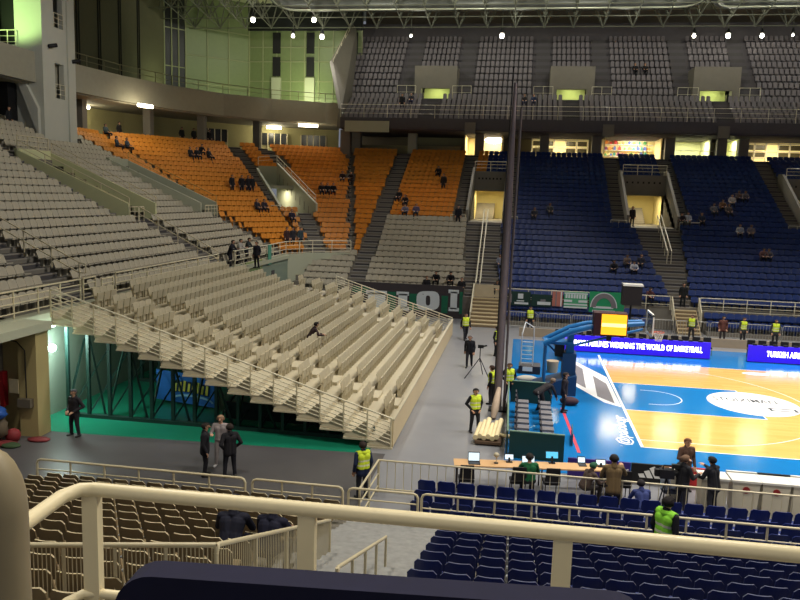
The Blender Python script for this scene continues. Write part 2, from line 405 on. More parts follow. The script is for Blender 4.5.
# end-stand stair pits: walls with parapets, greenish paint
for (y0,y1),mt in zip(T_END,(M_grn,M_wallg)):
    m=MB(); xf,xb=-28.3,-35.6; zf=6.85
    for ya,yb in ((y0-.2,y0),(y1,y1+.2)):
        m.slab([(xf,ya,zf-.7),(xf,ya,zf+1.0),(xb,ya,10.9),(xb,ya,zf-.7)],(0,yb-ya,0),0)
    m.box(xb-.3,xb,y0,y1,zf-.5,11.0,0); m.box(xb,xf,y0,y1,zf-.3,zf,1)
    struct('stair_pit',m,[mt,M_concd])
railing('railing','pale rail down the near edge of the first stair pit in the grey end stand',[(-28.3,15.1,7.45),(-35.6,15.1,10.75)],.75,(.5,),2,M_rail,.03)
railing('railing','pale rail down the far edge of the first stair pit in the grey end stand',[(-28.3,18.5,7.45),(-35.6,18.5,10.75)],.8,(.33,.66),2,M_rail,.03)
railing('railing','pale rail across the back of the stair pit in the grey end stand',[(-35.7,15.2,10.9),(-35.7,18.3,10.9)],.9,(.35,.7),1,M_rail,.03)
railing('railing','orange-tinted rail between the grey end stand and the orange corner seats',[(-28.3,28.35,7.6),(-35.6,28.35,10.8)],.75,(.5,),2,mat('tan_paint',(196,156,88),.5),.03)
railing('railing','little pale rail in front of the first stair pit',[(-28.2,15.0,6.75),(-28.2,16.7,6.75)],.9,(.35,.7),.6,M_rail,.03)
railing('railing','little pale rail in front of the second stair pit',[(-28.2,26.0,6.75),(-28.2,28.3,6.75)],.9,(.35,.7),.6,M_rail,.03)
# handrail down the aisle of the end stand
t=thing('handrail','beige stair handrail running down the aisle of the grey end stand','handrail',(-27.8,15.6,6.6))
A,B=Vector((-28.0,15.65,6.75)),Vector((-22.9,15.65,4.2))
for h in (.95,.5): MB().tube([A+Vector((0,0,h)),B+Vector((0,0,h))],.03,6).build('rail',M_rail,t)
for k in range(5): p=A.lerp(B,k/4); MB().tube([p,p+Vector((0,0,.95))],.03,6).build('post',M_rail,t)
t=thing('handrail','beige stair handrail on the left aisle of the end stand near the beam','handrail',(-27,2.2,6.4))
A,B=Vector((-27.5,2.25,6.5)),Vector((-23.6,2.25,4.6))
for h in (.95,.5): MB().tube([A+Vector((0,0,h)),B+Vector((0,0,h))],.03,6).build('rail',M_rail,t)
MB().tube([B+Vector((0,0,.95)),B+Vector((.3,0,.9)),B+Vector((.3,0,.5)),B+Vector((0,0,.5))],.03,6).build('rail_end',M_rail,t)
for k in range(4): p=A.lerp(B,k/3); MB().tube([p,p+Vector((0,0,.95))],.03,6).build('post',M_rail,t)
# corner entrance: walls on a skewed plan
_d=(BP[3]-BP[2]).normalized(); _n=Vector((-_d.y,_d.x)); F1,F2,B1,B2=(BP[2]+_d*t_+_n*r_ for t_,r_ in ((-1.28,6.3),(1.5,6.0),(-2.5,13.4),(-.75,13.4)))
m=MB()
def skew_wall(a,b,th,za,zb_,zbot,mi=0):
    d=(b-a).normalized(); n=Vector((-d.y,d.x))*th
    m.add([(a.x,a.y,zbot),(b.x,b.y,zbot),(b.x,b.y,zb_),(a.x,a.y,za),(a.x+n.x,a.y+n.y,zbot),(b.x+n.x,b.y+n.y,zbot),(b.x+n.x,b.y+n.y,zb_),(a.x+n.x,a.y+n.y,za)],
      [(0,1,2,3),(7,6,5,4),(0,3,7,4),(1,5,6,2),(3,2,6,7),(0,4,5,1)],mi)
skew_wall(F2,B2,-.2,7.9,11.5,6.0); skew_wall(F1,B1,.2,7.4,11.0,6.0); skew_wall(B1,B2,.2,11.2,11.2,9.3)
m.prism([tuple(F1),tuple(F2),tuple(B2),tuple(B1)],6.5,6.85,1)
q1,q2=F1.lerp(B1,.55),F2.lerp(B2,.55)
m.prism([tuple(q1),tuple(q2),tuple(B2),tuple(B1)],9.1,9.4,0)
struct('stair_entrance',m,[M_wallg,M_concd,M_in])
c=(q1+q2)/2; lamp('entrance_lamp','AREA',(c.x-.5,c.y+.7,9.0),90,(1,.9,.65),1.0)
railing('railing','pale rail along the right wall of the corner entrance among orange seats',[(F2.x,F2.y,7.9),(B2.x,B2.y,11.5),(B1.x,B1.y,11.3)],.7,(.5,),1.6,M_railw,.03)
railing('railing','short pale rail at the foot of the orange seats left of the corner entrance',[(F1.x-.9,F1.y-.5,6.75),(F1.x,F1.y-.1,6.75)],.9,(.35,.7),.6,M_railw,.03)
# ------------------------------------------------------------------ front rail of the end stand and corner
zr=4.07
railing('railing','long beige rail at the front of the grey end stand above the pull-out stand',[(-22.4,3.1,zr),(-22.4,14.6,zr)],1.0,(.2,.55,.78),1.45,M_rail,.035)
railing('railing','beige rail at the left front edge of the end stand above the tan pier',[(-22.4,-12,zr),(-22.4,.4,zr)],1.0,(.2,.55,.78),1.45,M_rail,.035)
railing('gate','small looped beige rail gate beside the stair from the end stand',[(-22.4,.6,zr),(-22.4,1.5,zr)],1.0,(.2,.55,.78),.9,M_rail,.035)
railing('gate','second looped beige rail gate beside the stair from the end stand',[(-22.35,1.9,zr-.1),(-22.35,2.8,zr-.1)],.95,(.15,.55,.78),.9,M_rail,.035)
railing('railing','pale rail with people leaning on it at the corner of the end stand',[(-22.4,17.2,zr),(-22.55,28.0,zr),(-21.1,30.35,zr),(-18.35,31.9,zr)],1.0,(.12,.4,.7),1.5,M_railw,.035)
cw=MB(); pa,_,_=off_path(0); cw.prism([(-22.7,17.4),(-22.45,17.4),(-22.45,28.1),(-21.05,30.35),(-18.2,31.85),(-18.2,32.1),(-21.2,30.6),(-22.7,28.2)],0,4.1)
struct('wall_corner',cw,M_wallg)
bn=one('banner',MB().box(-22.42,-22.38,19.0,22.2,3.0,4.2),mat('banner_sage',(140,150,104),.8),'small sage-green banner hung on the wall below the corner rail','banner')
for k in range(3): MB().box(-22.38,-22.365,19.1,22.1,3.2+.3*k,3.3+.3*k).build('stripe',mat('stripe_green',(104,134,84),.8),bn)
one('scarf',MB().box(-22.33,-22.27,23.2,23.8,3.7,5.1),mat('scarf_green',(84,150,128),.8),'pale green scarf hanging over the corner rail','scarf')
struct('vent_grille',MB().box(-22.44,-22.36,24.2,24.8,2.3,3.2),M_concd)
# ------------------------------------------------------------------ underside of the end stand at the left: pier, beam, wall
M_tan=mat('tan_wall',(172,156,108),.7,var=.1,scale=1)
struct('wall_left',MB().box(-34,-21.2,-4.0,-3.6,0,3.75).box(-21.9,-21.2,-4.3,-4.0,0,3.75),M_tan)
struct('trim_2',MB().box(-34,-21.1,-14,-3.5,3.75,4.05),M_wallg)
lamp('undercroft_light','POINT',(-24.5,-7.5,2.9),130,(1,.88,.55),.25)
struct('wall_under_stand',MB().box(-22.7,-22.4,-3.6,28,0,3.8),mat('wall_pale_green',(128,142,128),.6,var=.06))
M_greenfl=mat('green_floor',(26,122,94),.25,var=.1,scale=1.5)
struct('green_floor',MB().slab([(-22.4,-3.5,.002),(-20.9,-3.6,.002),(-9.6,-3.1,.002),(-9.6,14,.002),(-22.4,14,.002)],(0,0,.004)),M_greenfl)
lt=thing('tube_lamp','slim tube lamp under the end stand beside the tan pier','lamp',(-21.9,-2.6,3.6))
MB().tube([(-21.9,-3.4,3.62),(-21.9,-2.0,3.62)],.05,8).build('tube',mat('tube_glow',(225,255,245),.5,var=0,emit=9),lt)
MB().box(-22.0,-21.8,-3.5,-1.9,3.68,3.76).build('housing',M_white,lt)
gp=PX(52,348,-21.9); gl=thing('flood_lamp','round glaring lamp on the wall under the end stand','lamp',gp)
MB().ball(gp,.15,0,14,10).build('bulb',mat('tube_glow',(0,0,0)),gl); MB().tube([gp,(-22.45,gp.y,gp.z)],.06,8).build('arm',M_black,gl)
lamp('tube_light','AREA',(-21.5,-2.2,3.3),110,(.80,1,.92),.9,(-21.0,-.5,0))
lamp('flood_light','POINT',(gp.x+.3,gp.y-.1,gp.z),85,(.84,1,.94),.16)
# things by the tan wall
hc=thing('hose_cabinet','red cabinet on the tan wall at the left edge','cabinet',(-22.9,-4.1,0))
MB().box(-23.6,-22.55,-4.25,-4.0,1.0,2.25).build('case',mat('cabinet_red',(150,24,34),.5),hc); MB().box(-22.95,-22.75,-4.27,-4.25,1.55,1.7).build('sticker',M_white,hc)
one('notice',MB().box(-22.25,-21.9,-4.34,-4.3,1.55,2.05),mat('paper',(200,186,150),.8),'small framed paper notice on the tan pier','sign')
eb=thing('socket_box','grey electric socket box with cable on the tan pier','electric box',(-21.6,-4.35,1.2))
MB().box(-21.85,-21.35,-4.5,-4.3,1.1,1.4).build('box',mat('box_grey',(98,90,76),.6),eb); MB().tube([(-21.6,-4.33,1.4),(-21.6,-4.33,3.1),(-21.9,-4.33,3.4),(-23,-4.33,3.55)],.02,6).build('cable',M_black,eb)
def lump(name,c,r,mt,label,cat,seed=1,sub=None):
    rnd=random.Random(seed); m=MB(); m.ball(c,r,0,16,10); m.v=[(x+(rnd.random()-.5)*r[0]*.16,y+(rnd.random()-.5)*r[1]*.16,max(z+(rnd.random()-.5)*r[2]*.2,.01)) for x,y,z in m.v]
    return one(name,m,mt,label,cat)
lump('covered_cart',(-22.6,-5.2,.55),(.85,.6,.55),mat('brown_bundle',(86,74,58),.8),'brown bundle under a blue cover by the tan wall','cart',3)
lump('tarpaulin',(-22.65,-5.3,1.05),(.9,.62,.3),mat('tarp_blue',(36,78,150),.5),'blue tarpaulin draped over the bundle at the left','tarpaulin',4)
lump('bag',(-21.75,-4.9,.22),(.24,.26,.24),mat('bag_red',(120,34,38),.7),'red bag standing against the tan pier','bag',5)
lump('cloth',(-21.9,-5.3,.05),(.6,.3,.09),mat('cloth_maroon',(110,38,40),.8),'dark red cloth on the floor by the tan pier','cloth',6)
lump('cloth',(-21.0,-4.6,.04),(.4,.25,.07),mat('cloth_red',(116,42,44),.8),'small red cloth on the floor at the foot of the tan pier','cloth',7)
lump('cloth',(-21.5,-5.4,.05),(.35,.25,.08),mat('cloth_green',(52,72,44),.8),'dark green cloth on the floor between the red cloths','cloth',8)
# ------------------------------------------------------------------ concourse behind the stands
pt=[(-39.4,-24),(-39.4,27.0),(-38.6,33.0),(-36.8,38.8),(-34.0,43.8),(-30.4,47.4),(-25.5,50.0),(-24.0,50.4)]
def outset(path,d):
    out=[]
    for i,p in enumerate(path):
        a=Vector(path[max(i-1,0)]); b=Vector(path[min(i+1,len(path)-1)]); t=(b-a).normalized(); out.append((p[0]-t.y*d,p[1]+t.x*d))
    return out
def band(mb,path,d0,d1,z0,z1,m=0):
    a,b=outset(path,d0),outset(path,d1)
    for i in range(len(path)-1): mb.prism([a[i],a[i+1],b[i+1],b[i]],z0,z1,m)
fs=MB(); band(fs,pt,0,.5,16.0,18.1); band(fs,pt,.5,9,15.9,16.3)
struct('upper_gallery_slab',fs,mat('gallery_paint',(160,156,138),.8,var=.08))
fl=MB(); band(fl,pt,1.75,9,12.3,12.95); fl.box(-24.5,50,50.2,57,12.6,13.1); struct('concourse_floor',fl,M_concd)
bw=MB(); band(bw,pt,7.0,7.3,13.1,16.0); struct('wall_concourse',bw,mat('concourse_wall',(158,152,108),.8,var=.08))
railing('railing','rail on the curved upper gallery in front of the panelled wall',[(x,y,18.1) for x,y in outset(pt,.2)[1:]],.9,(.5,),2.4,mat('rail_olive',(120,116,86),.5),.035)
for k,(x,y) in enumerate(((-41.5,31.5),(-39.2,38.6),(-36.2,43.6),(-32.2,48.2))):
    struct('concourse_column',MB().box(x-.35,x+.35,y-.35,y+.35,13.1,16.0),M_conc)
for k,(x,y,rz,w_) in enumerate(((-36.9,33.7,1.2,1.5),(-43.5,35.0,1.2,1.3),(-27.2,46.2+3.4,.3,2.0),(-31.9,52.6,.3,1.6))):
    t=thing('ceiling_lamp',['bright oval lamp under the gallery slab above the orange corner','lamp under the gallery slab beside the white tower','long tube lamp under the slab right above the orange corner','shorter tube lamp under the slab left of the long one'][k],'lamp',(x,y,15.75),rz)
    m=MB(); d=Vector((math.cos(rz),math.sin(rz),0)); MB().tube([Vector((x,y,15.72))-d*w_/2,Vector((x,y,15.72))+d*w_/2],.16,8).build('tube',mat('lamp_glow',(255,246,220),.5,var=0,emit=9),t)
    MB().tube([Vector((x,y,15.85))-d*w_/2,Vector((x,y,15.85))+d*w_/2],.08,6).build('housing',M_white,t)
    lamp('gallery_light','POINT',(x,y,15.3),150,(1,.88,.60),.3)
# doors and grilles at the back of the corner concourse
M_dk=mat('dark_glass',(34,36,38),.3,var=.05)
for k,((x,y),a) in enumerate((((-37.3,49.4),.75),((-32.3,54.0),.4),((-28.4,56.0),.25))):
    d=Vector((math.cos(a),math.sin(a))); n=Vector((-d.y,d.x)); P=Vector((x,y))
    t=struct('window_%d'%(k+1),MB().slab([(P.x-d.x*1.4,P.y-d.y*1.4,13.9),(P.x+d.x*1.4,P.y+d.y*1.4,13.9),(P.x+d.x*1.4,P.y+d.y*1.4,15.2),(P.x-d.x*1.4,P.y-d.y*1.4,15.2)],(n.x*.1,n.y*.1,0)),M_dk)
    fr=MB()
    for q in (-1.4,-.7,0,.7,1.4): fr.box(P.x+d.x*q-.04,P.x+d.x*q+.04,P.y+d.y*q-.14,P.y+d.y*q-.04,13.1,15.2)
    fr.build('window_frame',M_rail,t)
# ------------------------------------------------------------------ white stair tower with balcony openings
M_tow=mat('tower_paint',(196,196,184),.8,var=.05,scale=1)
tw=MB(); tx,ty0,ty1=-38.8,22.6,26.3
# right face (towards the court) built around two openings
for z0,z1 in ((11,15.1),(17.6,20.1),(22.9,40)): tw.box(tx-.4,tx,ty0,ty1,z0,z1)
for z0,z1 in ((15.1,17.6),(20.1,22.9)):
    tw.box(tx-.4,tx,ty0,24.0,z0,z1); tw.box(tx-.4,tx,25.1,ty1,z0,z1)
tw.box(-43.5,tx-.4,ty1-.3,ty1,11,40); tw.box(-43.5,-43.2,ty0,ty1,11,40)
tw.box(tx-.3,tx+.12,25.5,26.4,11,40)
# near face with the balcony door
tw.box(-40.9,tx-.4,ty0,ty0+.3,11,40); tw.box(-43.5,-42.5,ty0,ty0+.3,18.6,40); tw.box(-42.5,-40.9,ty0,ty0+.3,22.3,40); tw.box(-46,-40.9,ty0,ty0+.3,16.8,18.6)
tw.slab([(-41.6,ty0-.3,18.4),(-41.3,ty0-.3,18.4),(tx-.3,ty0-.3,14.2),(tx-.3,ty0-.3,12.2)],(0,.3,0))
struct('stair_tower',tw,M_tow)
struct('door_1',MB().box(-42.9,-40.6,ty0+1.0,ty0+1.1,18.0,23),M_black)
struct('door_2',MB().box(tx-1.5,tx-1.4,23.5,25.6,14.6,23.2),M_black)
railing('railing','white rail on the balcony door of the tower near face',[(-43.2,ty0-.2,18.4),(-40.7,ty0-.2,18.4)],1.15,(.3,.65),.6,M_railw,.035)
for z0,lab in ((15.1,'lower'),(20.1,'upper')): railing('railing','small white rail in the %s opening of the tower'%lab,[(tx+.03,24.0,z0),(tx+.03,25.1,z0)],1.0,(.3,.65),.55,M_railw,.03)
struct('portal_left',MB().box(-46,-40.9,21.6,22.5,11,16.8),M_black)
for k,(y,z) in enumerate(((23.4,18.6),(26.2,18.0))):
    t=thing('wall_floodlight',['small dark spotlight on the tower left of the openings','small dark spotlight on the tower right edge'][k],'spotlight',(tx+.05,y,z))
    MB().box(tx,tx+.1,y-.05,y+.05,z-.1,z+.1).build('bracket',M_black,t); MB().tube([(tx+.1,y-.2,z),(tx+.45,y+.25,z+.15)],.14,8).build('head',M_black,t)
# ------------------------------------------------------------------ facades above the gallery
M_pan=mat('facade_panel',(96,94,72),.7,var=.08); M_mull=mat('mullion',(142,146,110),.5,var=0); M_seam=mat('facade_seam',(42,42,36),.8,var=0)
fw=MB(); fw.box(-44.2,-43.8,20,51.2,18.1,40)
o=struct('wall_gallery',fw,M_pan); m=MB()
for y in (28.5,31.6,34.8,38.2,41.8,45.4):
    m.box(-43.8,-43.72,y,y+.12,18.1,40); m.box(-43.8,-43.72,y+.35,y+.45,18.1,40)
m.build('wall_seam',M_seam,o)
M_gl=mat('gallery_glass',(116,128,88),.35,var=.1)
def curtain(name,a,b,z0,z1,nv,rows,glass,piers=()):
    A,B=Vector(a),Vector(b); d=(B-A).normalized(); n=Vector((d.y,-d.x)); L=(B-A).length
    w=struct(name,MB().slab([(A.x,A.y,z0),(B.x,B.y,z0),(B.x,B.y,z1),(A.x,A.y,z1)],(-n.x*.15,-n.y*.15,0)),glass)
    fr=MB()
    for i in range(nv+1):
        p=A+d*(L*i/nv); fr.slab([(p.x-d.x*.06,p.y-d.y*.06,z0),(p.x+d.x*.06,p.y+d.y*.06,z0),(p.x+d.x*.06,p.y+d.y*.06,z1),(p.x-d.x*.06,p.y-d.y*.06,z1)],(n.x*.1,n.y*.1,0))
    for z in rows: fr.slab([(A.x,A.y,z-.05),(B.x,B.y,z-.05),(B.x,B.y,z+.05),(A.x,A.y,z+.05)],(n.x*.09,n.y*.09,0))
    fr.build('window_frame',M_mull,w)
    if piers:
        pm=MB(); dm=MB()
        for q in piers:
            p=A+d*(L*q); e=.55
            pm.slab([(p.x-d.x*e,p.y-d.y*e,z0),(p.x+d.x*e,p.y+d.y*e,z0),(p.x+d.x*e,p.y+d.y*e,z1-5.2),(p.x-d.x*e,p.y-d.y*e,z1-5.2)],(n.x*.3,n.y*.3,0))
            for za,zb in ((z1-5.0,z1-2.9),(z1-2.5,z1-.2)): dm.slab([(p.x-d.x*.45,p.y-d.y*.45,za),(p.x+d.x*.45,p.y+d.y*.45,za),(p.x+d.x*.45,p.y+d.y*.45,zb),(p.x-d.x*.45,p.y-d.y*.45,zb)],(n.x*.12,n.y*.12,0))
        pm.build('pier',M_wallg,w); dm.build('louvre',M_black,w)
    return w
curtain('window_4',(-43.8,51.2),(-42.3,53.2),18.1,30,3,(22,26),M_dk)
curtain('window_5',(-42.3,53.2),(-36.9,58.4),18.1,30,3,(20.5,23.5,26.5),M_gl)
curtain('window_6',(-36.9,58.4),(-23.6,58.4),18.1,27.0,8,(19.3,21.4,23.6,25.2),M_gl,(.25,.55,.93))
struct('wall_gallery_top',MB().box(-37,-23.6,58.3,58.8,27.0,33),M_dk)
lamp('gallery_green_light','AREA',(-29.5,54.5,19.0),300,(.9,1,.55),2.5,(-29.5,58.4,23),size_y=.6)
lamp('gallery_green_light','AREA',(-36.6,53.0,18.7),70,(.9,1,.55),2.0,(-39.5,56,22))
lamp('gallery_green_light','AREA',(-41.2,48.5,18.8),90,(.9,1,.55),2.0,(-43.8,49,24))
lamp('gallery_green_light','SPOT',(-41.5,18.5,19.5),1400,(.62,1,.34),.4,(-40.4,23,21.5),angle=math.radians(75))
# ------------------------------------------------------------------ upper tier
ut=MB(); ust=MB(); UP=[]
XL,XR=-23.0,50
VU=[(-15.9+13.85*k,-12.9+13.85*k) for k in range(5)]       # upper entrances
ut.box(XL,XR,46.4,47.0,15.3,16.3); ut.box(XL,XR,46.8,56.0,15.2,15.6)     # front fascia and soffit
def seat_row(y,z,x0,x1,holes,row,blk):
    x=x0+.3; k=0
    while x<min(x1,36):
        k+=1
        if not any(h0-.25<x<h1+.25 for h0,h1 in holes): UP.append((Vector((x,y+.45,z)),math.pi,row,k,blk))
        x+=.5
for i in range(5):
    y,z=47.0+.8*i,16.1+.56*i; ut.box(XL,XR,y,y+.8,z-.8,z)
    hol=[((a+b)/2-.6,(a+b)/2+.6) for a,b in VU]
    for h in hol: ust.box(h[0],h[1],y+.4,y+.8,z,z+.28); ust.box(h[0],h[1],y,y+.8,z,z+.02)
    seat_row(y,z,XL,XR,hol,i+1,'lower gallery')
ut.box(XL,XR,51.0,52.5,18.2,18.75)
for j in range(9):
    y,z=52.5+.9*j,19.3+.82*j; xl=XL-1.6
    holes=[(a-.6,b+.6) for a,b in VU] if j<3 else []
    for x0,x1 in cut(xl,XR,[(a,b) for a,b in VU] if j<3 else []): ut.box(x0,x1,y,y+.9,z-1.1,z)
    ais=[(a-2.2,a-.7) for a,b in VU]+[(b+.7,b+2.2) for a,b in VU]
    for a0,a1 in ais: ust.box(a0,a1,y,y+.9,z,z+.02); ust.box(a0,a1,y+.45,y+.9,z,z+.41)
    seat_row(y,z,xl,XR,holes+ais,j+1,'upper gallery')
ut.box(XL-1.6,XR,60.6,60.9,25,28.2)
for k,(a,b) in enumerate(VU):
    m=MB(); m.box(a-.7,a,52.3,55.3,18.75,22.2); m.box(b,b+.7,52.3,55.3,18.75,22.2); m.box(a,b,52.3,52.6,19.95,22.2); m.box(a,b,52.6,55.3,20.6,20.9); m.box(a,b,55.0,55.3,18.6,20.8,1)
    struct('upper_entrance',m,[M_conc,mat('pale_yellow_wall',(214,218,150),.8,var=.03)])
    if k<4: lamp('upper_entrance_lamp','AREA',((a+b)/2,53.6,20.5),60,(.92,1,.55),1.0); 
    lab=['above the orange seats','above the net post','above the blue seats','above the right of the blue seats','far right'][k]
    railing('railing','dim upper-tier rail '+'left of the entrance '+lab,[(a-2.3,51.2,18.75),(a-.4,51.2,18.75)],1.3,(.5,),.95,M_railw,.025,'rails beside the upper entrances')
    railing('railing','dim upper-tier rail '+'right of the entrance '+lab,[(b+.4,51.2,18.75),(b+2.3,51.2,18.75)],1.3,(.5,),.95,M_railw,.025,'rails beside the upper entrances')
M_up=mat('upper_concrete',(84,80,84),.85,var=.1)
struct('upper_terrace',ut,M_up); struct('upper_stairs',ust,M_concd)
# flared end wall of the upper tier
struct('wall_upper_end',MB().slab([(XL,46.4,15.3),(XL,47,17.2),(XL-1.9,50.5,22.2),(XL-1.6,60.9,29.5),(XL-1.6,60.9,25),(XL,51,17.0),(XL,51,15.3)],(-.35,0,0)),M_conc)
struct('upper_column',MB().box(-23.6,-22.6,49.0,50.0,8.0,15.3),M_conc)
railing('railing','long thin rail along the front edge of the upper tier',[(XL,46.5,16.3),(40,46.5,16.3)],1.25,(.33,.66),2.3,M_railw,.022)
railing('railing','pale rail climbing the left end of the upper tier',[(XL-1.9,50.6,21.6),(XL-1.7,60,28.6)],.9,(.5,),2,M_railw,.03)
# ------------------------------------------------------------------ concourse under the upper tier: columns, back wall, lit rooms
struct('wall_back',MB().box(-24,50,56.6,57,13.1,15.4).box(-24,50,62,62.5,13,36),mat('back_wall',(104,96,84),.8,var=.08))
struct('wall_concourse_sill',MB().box(-23.5,-11.5,51.6,51.8,13.1,14.0),mat('sill_wall',(146,138,100),.8))
for k,x in enumerate((-22.3,-16.4,-9.5,-3.0,2.1,9.1,13.9,15.9,23.2)):
    struct('concourse_column',MB().box(x-.45,x+.45,50.6,51.5,12.6,15.4),M_conc if k!=1 else M_wallg)
M_warm=mat('lit_wall',(244,226,170),.8,var=.04)
M_glow=mat('window_glow',(250,226,150),.5,var=.10,scale=1.5,emit=.55)
rooms=[(-11.0,-7.3,'warm'),(-4.2,1.6,'win'),(3.0,8.4,'shop'),(9.6,13.0,'blank'),(14.4,15.6,'blank'),(17.0,22.6,'win')]
M_frame=mat('window_frame_white',(226,216,190),.5,var=0)
shopc=[(190,60,50),(70,130,60),(230,220,120),(60,80,150),(220,140,60),(120,50,110),(40,120,110)]
nw=7; cnam=['red','green','yellow','blue','orange','purple','teal']
for (x0,x1,kind) in rooms:
    if kind=='win':
        w_=struct('window_%d'%nw,MB().box(x0,x1,55.2,55.3,13.3,15.3),M_glow); nw+=1; fr=MB(); n=max(3,int((x1-x0)/1.1))
        for q in range(n+1): xx=x0+(x1-x0)*q/n; fr.box(xx-.06,xx+.06,55.05,55.2,13.1,15.3)
        for z in (13.7,14.35,15.1): fr.box(x0,x1,55.08,55.2,z-.05,z+.05)
        fr.build('window_frame',M_frame,w_); pn_=MB()
        for q in range(n):
            xx=x0+(x1-x0)*q/n
            if q%4!=2: pn_.box(xx+.1,xx+(x1-x0)/n-.1,55.12,55.19,14.5,15.0); pn_.box(xx+.1,xx+(x1-x0)/n-.1,55.12,55.19,13.8,14.25)
        pn_.build('window_pane',mat('pane_dark',(92,84,60),.3,var=.2),w_)
    else:
        m=MB(); m.box(x0,x1,55.6,55.7,13.1,15.4); m.box(x0-.1,x0,51.6,55.6,13.1,15.4); m.box(x1,x1+.1,51.6,55.6,13.1,15.4)
        struct('lit_room',m,M_warm if kind!='blank' else mat('lit_wall_pale',(236,236,190),.8,var=.03))
    lamp('room_lamp','AREA',((x0+x1)/2,53.0,15.15),(150 if kind=='win' else 230)*(x1-x0)/3.4,(1,.86,.56) if kind!='blank' else (1,1,.72),min(2.4,x1-x0-.4),size_y=.8)
    if kind=='shop':
        rnd=random.Random(3); n=0
        sh=thing('shop_shelf','brightly lit shop shelf in the concourse under the upper tier','shelf',(5.6,55.3,13.1))
        for z in (13.6,14.2,14.8): MB().box(x0+.2,x1-.2,55.1,55.55,z-.04,z).build('shelf_board',M_white,sh)
        for z in (13.6,14.2,14.8):
            x=x0+.35; ng=0
            while x<x1-.4:
                c=shopc[rnd.randrange(7)]; ww=.14+.16*rnd.random(); hh=.25+.2*rnd.random(); n+=1
                m=MB().box(x,x+ww,55.15,55.45,z,z+hh*.8).box(x+ww*.3,x+ww*.7,55.22,55.38,z+hh*.8,z+hh)
                ng+=1; one('goods_box',m,mat('goods_%d_%d_%d'%c,c,.6,var=.05),'%s goods box, %s along the %s shelf of the lit shop'%(cnam[shopc.index(c)],nth(ng),{13.6:'bottom',14.2:'middle',14.8:'top'}[z]),'goods','goods on the lit shop shelf'); x+=ww+.12+.2*rnd.random()
        lamp('shop_lamp','AREA',(6.2,54.2,15.3),200,(1,.97,.85),1.6,(6.2,55.6,14.2))
t=thing('ceiling_lamp','bright round lamp in the warm room left of the net post','lamp',(-8.2,54.8,14.9)); MB().ball((-8.2,54.8,14.95),(1.0,.3,.35)).build('globe',mat('lamp_glow',(255,246,220)),t); MB().tube([(-8.2,54.8,15.2),(-8.2,54.8,15.4)],.05,6).build('stem',M_white,t)
railing('railing','rail across the lit concourse opening above the blue seats',[(8.6,51.7,13.0),(15.6,51.7,13.0)],1.05,(.5,),1.6,M_railw,.03)
# ------------------------------------------------------------------ loudspeakers / projectors hung under the tier edge
for k,x in enumerate((-20.3,-10.2,2.7,12.9,21.7)):
    struct('trim_%d'%(k+3),MB().box(x-(2.2 if k==0 else .5),x+(2.2 if k==0 else .5),46.2,46.4,14.9,15.95),M_wallg if k==0 else M_conc)
# ------------------------------------------------------------------ roof: space frame, deck, ducts, lamps
M_deck=mat('roof_deck',(190,190,160),.8,var=.15,scale=.4)
def zb_(y): return 26.3+max(0,(53-y))*.16
struct('ceiling',MB().add([(-60,66,29.7),(60,66,29.7),(60,-40,34),(-60,-40,34)],[(0,1,2,3)]),M_deck)
mod=2.9; ys=[53.5-mod*k for k in range(7)]
for a in range(30):
    x=-50+mod*a
    if x>36: break
    m=MB(); up=[]
    for k,y in enumerate(ys):
        B_=Vector((x,y,zb_(y))); T=Vector((x+mod/2,y-mod/2,zb_(y-mod/2)+3.1)); up.append(T)
        for dx,dy in ((-.5,.5),(.5,.5),(-.5,-.5),(.5,-.5)):
            yy=y+dy*mod; m.tube([B_,(x+dx*mod,yy,zb_(yy)+3.1)],.07,4,smooth=False,cap=False)
        m.ball(B_,.13,0,6,4)
        if k: m.tube([B_,(x,ys[k-1],zb_(ys[k-1]))],.06,4,smooth=False,cap=False); m.tube([T,up[k-1]],.06,4,smooth=False,cap=False)
        m.tube([T,T+Vector((mod,0,0))],.06,4,smooth=False,cap=False)
        m.tube([B_,B_+Vector((mod,0,0))],.05,4,smooth=False,cap=False)
    struct('roof_truss',m,M_truss)
M_duct=mat('duct_dark',(92,94,92),.45,.3,var=.05)
def rounded(pts,r,n=6):
    P=[Vector(p) for p in pts]; out=[P[0]]
    for a,b,c in zip(P[:-2],P[1:-1],P[2:]):
        p=b+(a-b).normalized()*r; q=b+(c-b).normalized()*r
        for i in range(n+1): t_=i/n; out.append((p*(1-t_)+b*t_)*(1-t_)+(b*(1-t_)+q*t_)*t_)
    return out+[P[-1]]
zd=27.6
for pts,lab in (((( -30,30,30),(-30,49.5,zd),(10.2,49.5,zd),(12.5,30,30)),'long round duct hung in the roof trusses above the upper tier'),(((13.2,30,30),(11.6,49.5,zd),(40,49.5,zd)),'round duct in the roof trusses at the upper right')):
    t=thing('ventilation_duct',lab,'duct',pts[1]); MB().tube(rounded(pts,2.2),.62,12).build('duct_pipe',M_duct,t)
    MB().tube([Vector(p)+Vector((0,-.3,-.5)) for p in rounded(pts,2.2)],.12,6).build('duct_trim',mat('duct_trim',(176,180,160),.35,.3,var=0),t)
rl=[((253,20),78,1),((314,20),78,1),((322,37),79,1),((293,36),80,.6),((411,36),79,.35),((502,36),78,1),((694,36),77,.7),((728,36),77,1.1),((762,36),77,.8),((793,35),77,.3)]
names=['leftmost bright roof lamp hanging in the trusses','bright roof lamp above the green-lit windows','lower roof lamp beside the left end of the upper tier','dim small roof lamp over the green-lit windows','tiny roof lamp left of the upper-tier stairs','bright roof lamp beside the top of the net post','first of four roof lamps at the upper right','second and brightest of the roof lamps at the upper right','third of four roof lamps at the upper right','faint fourth roof lamp at the upper right corner']
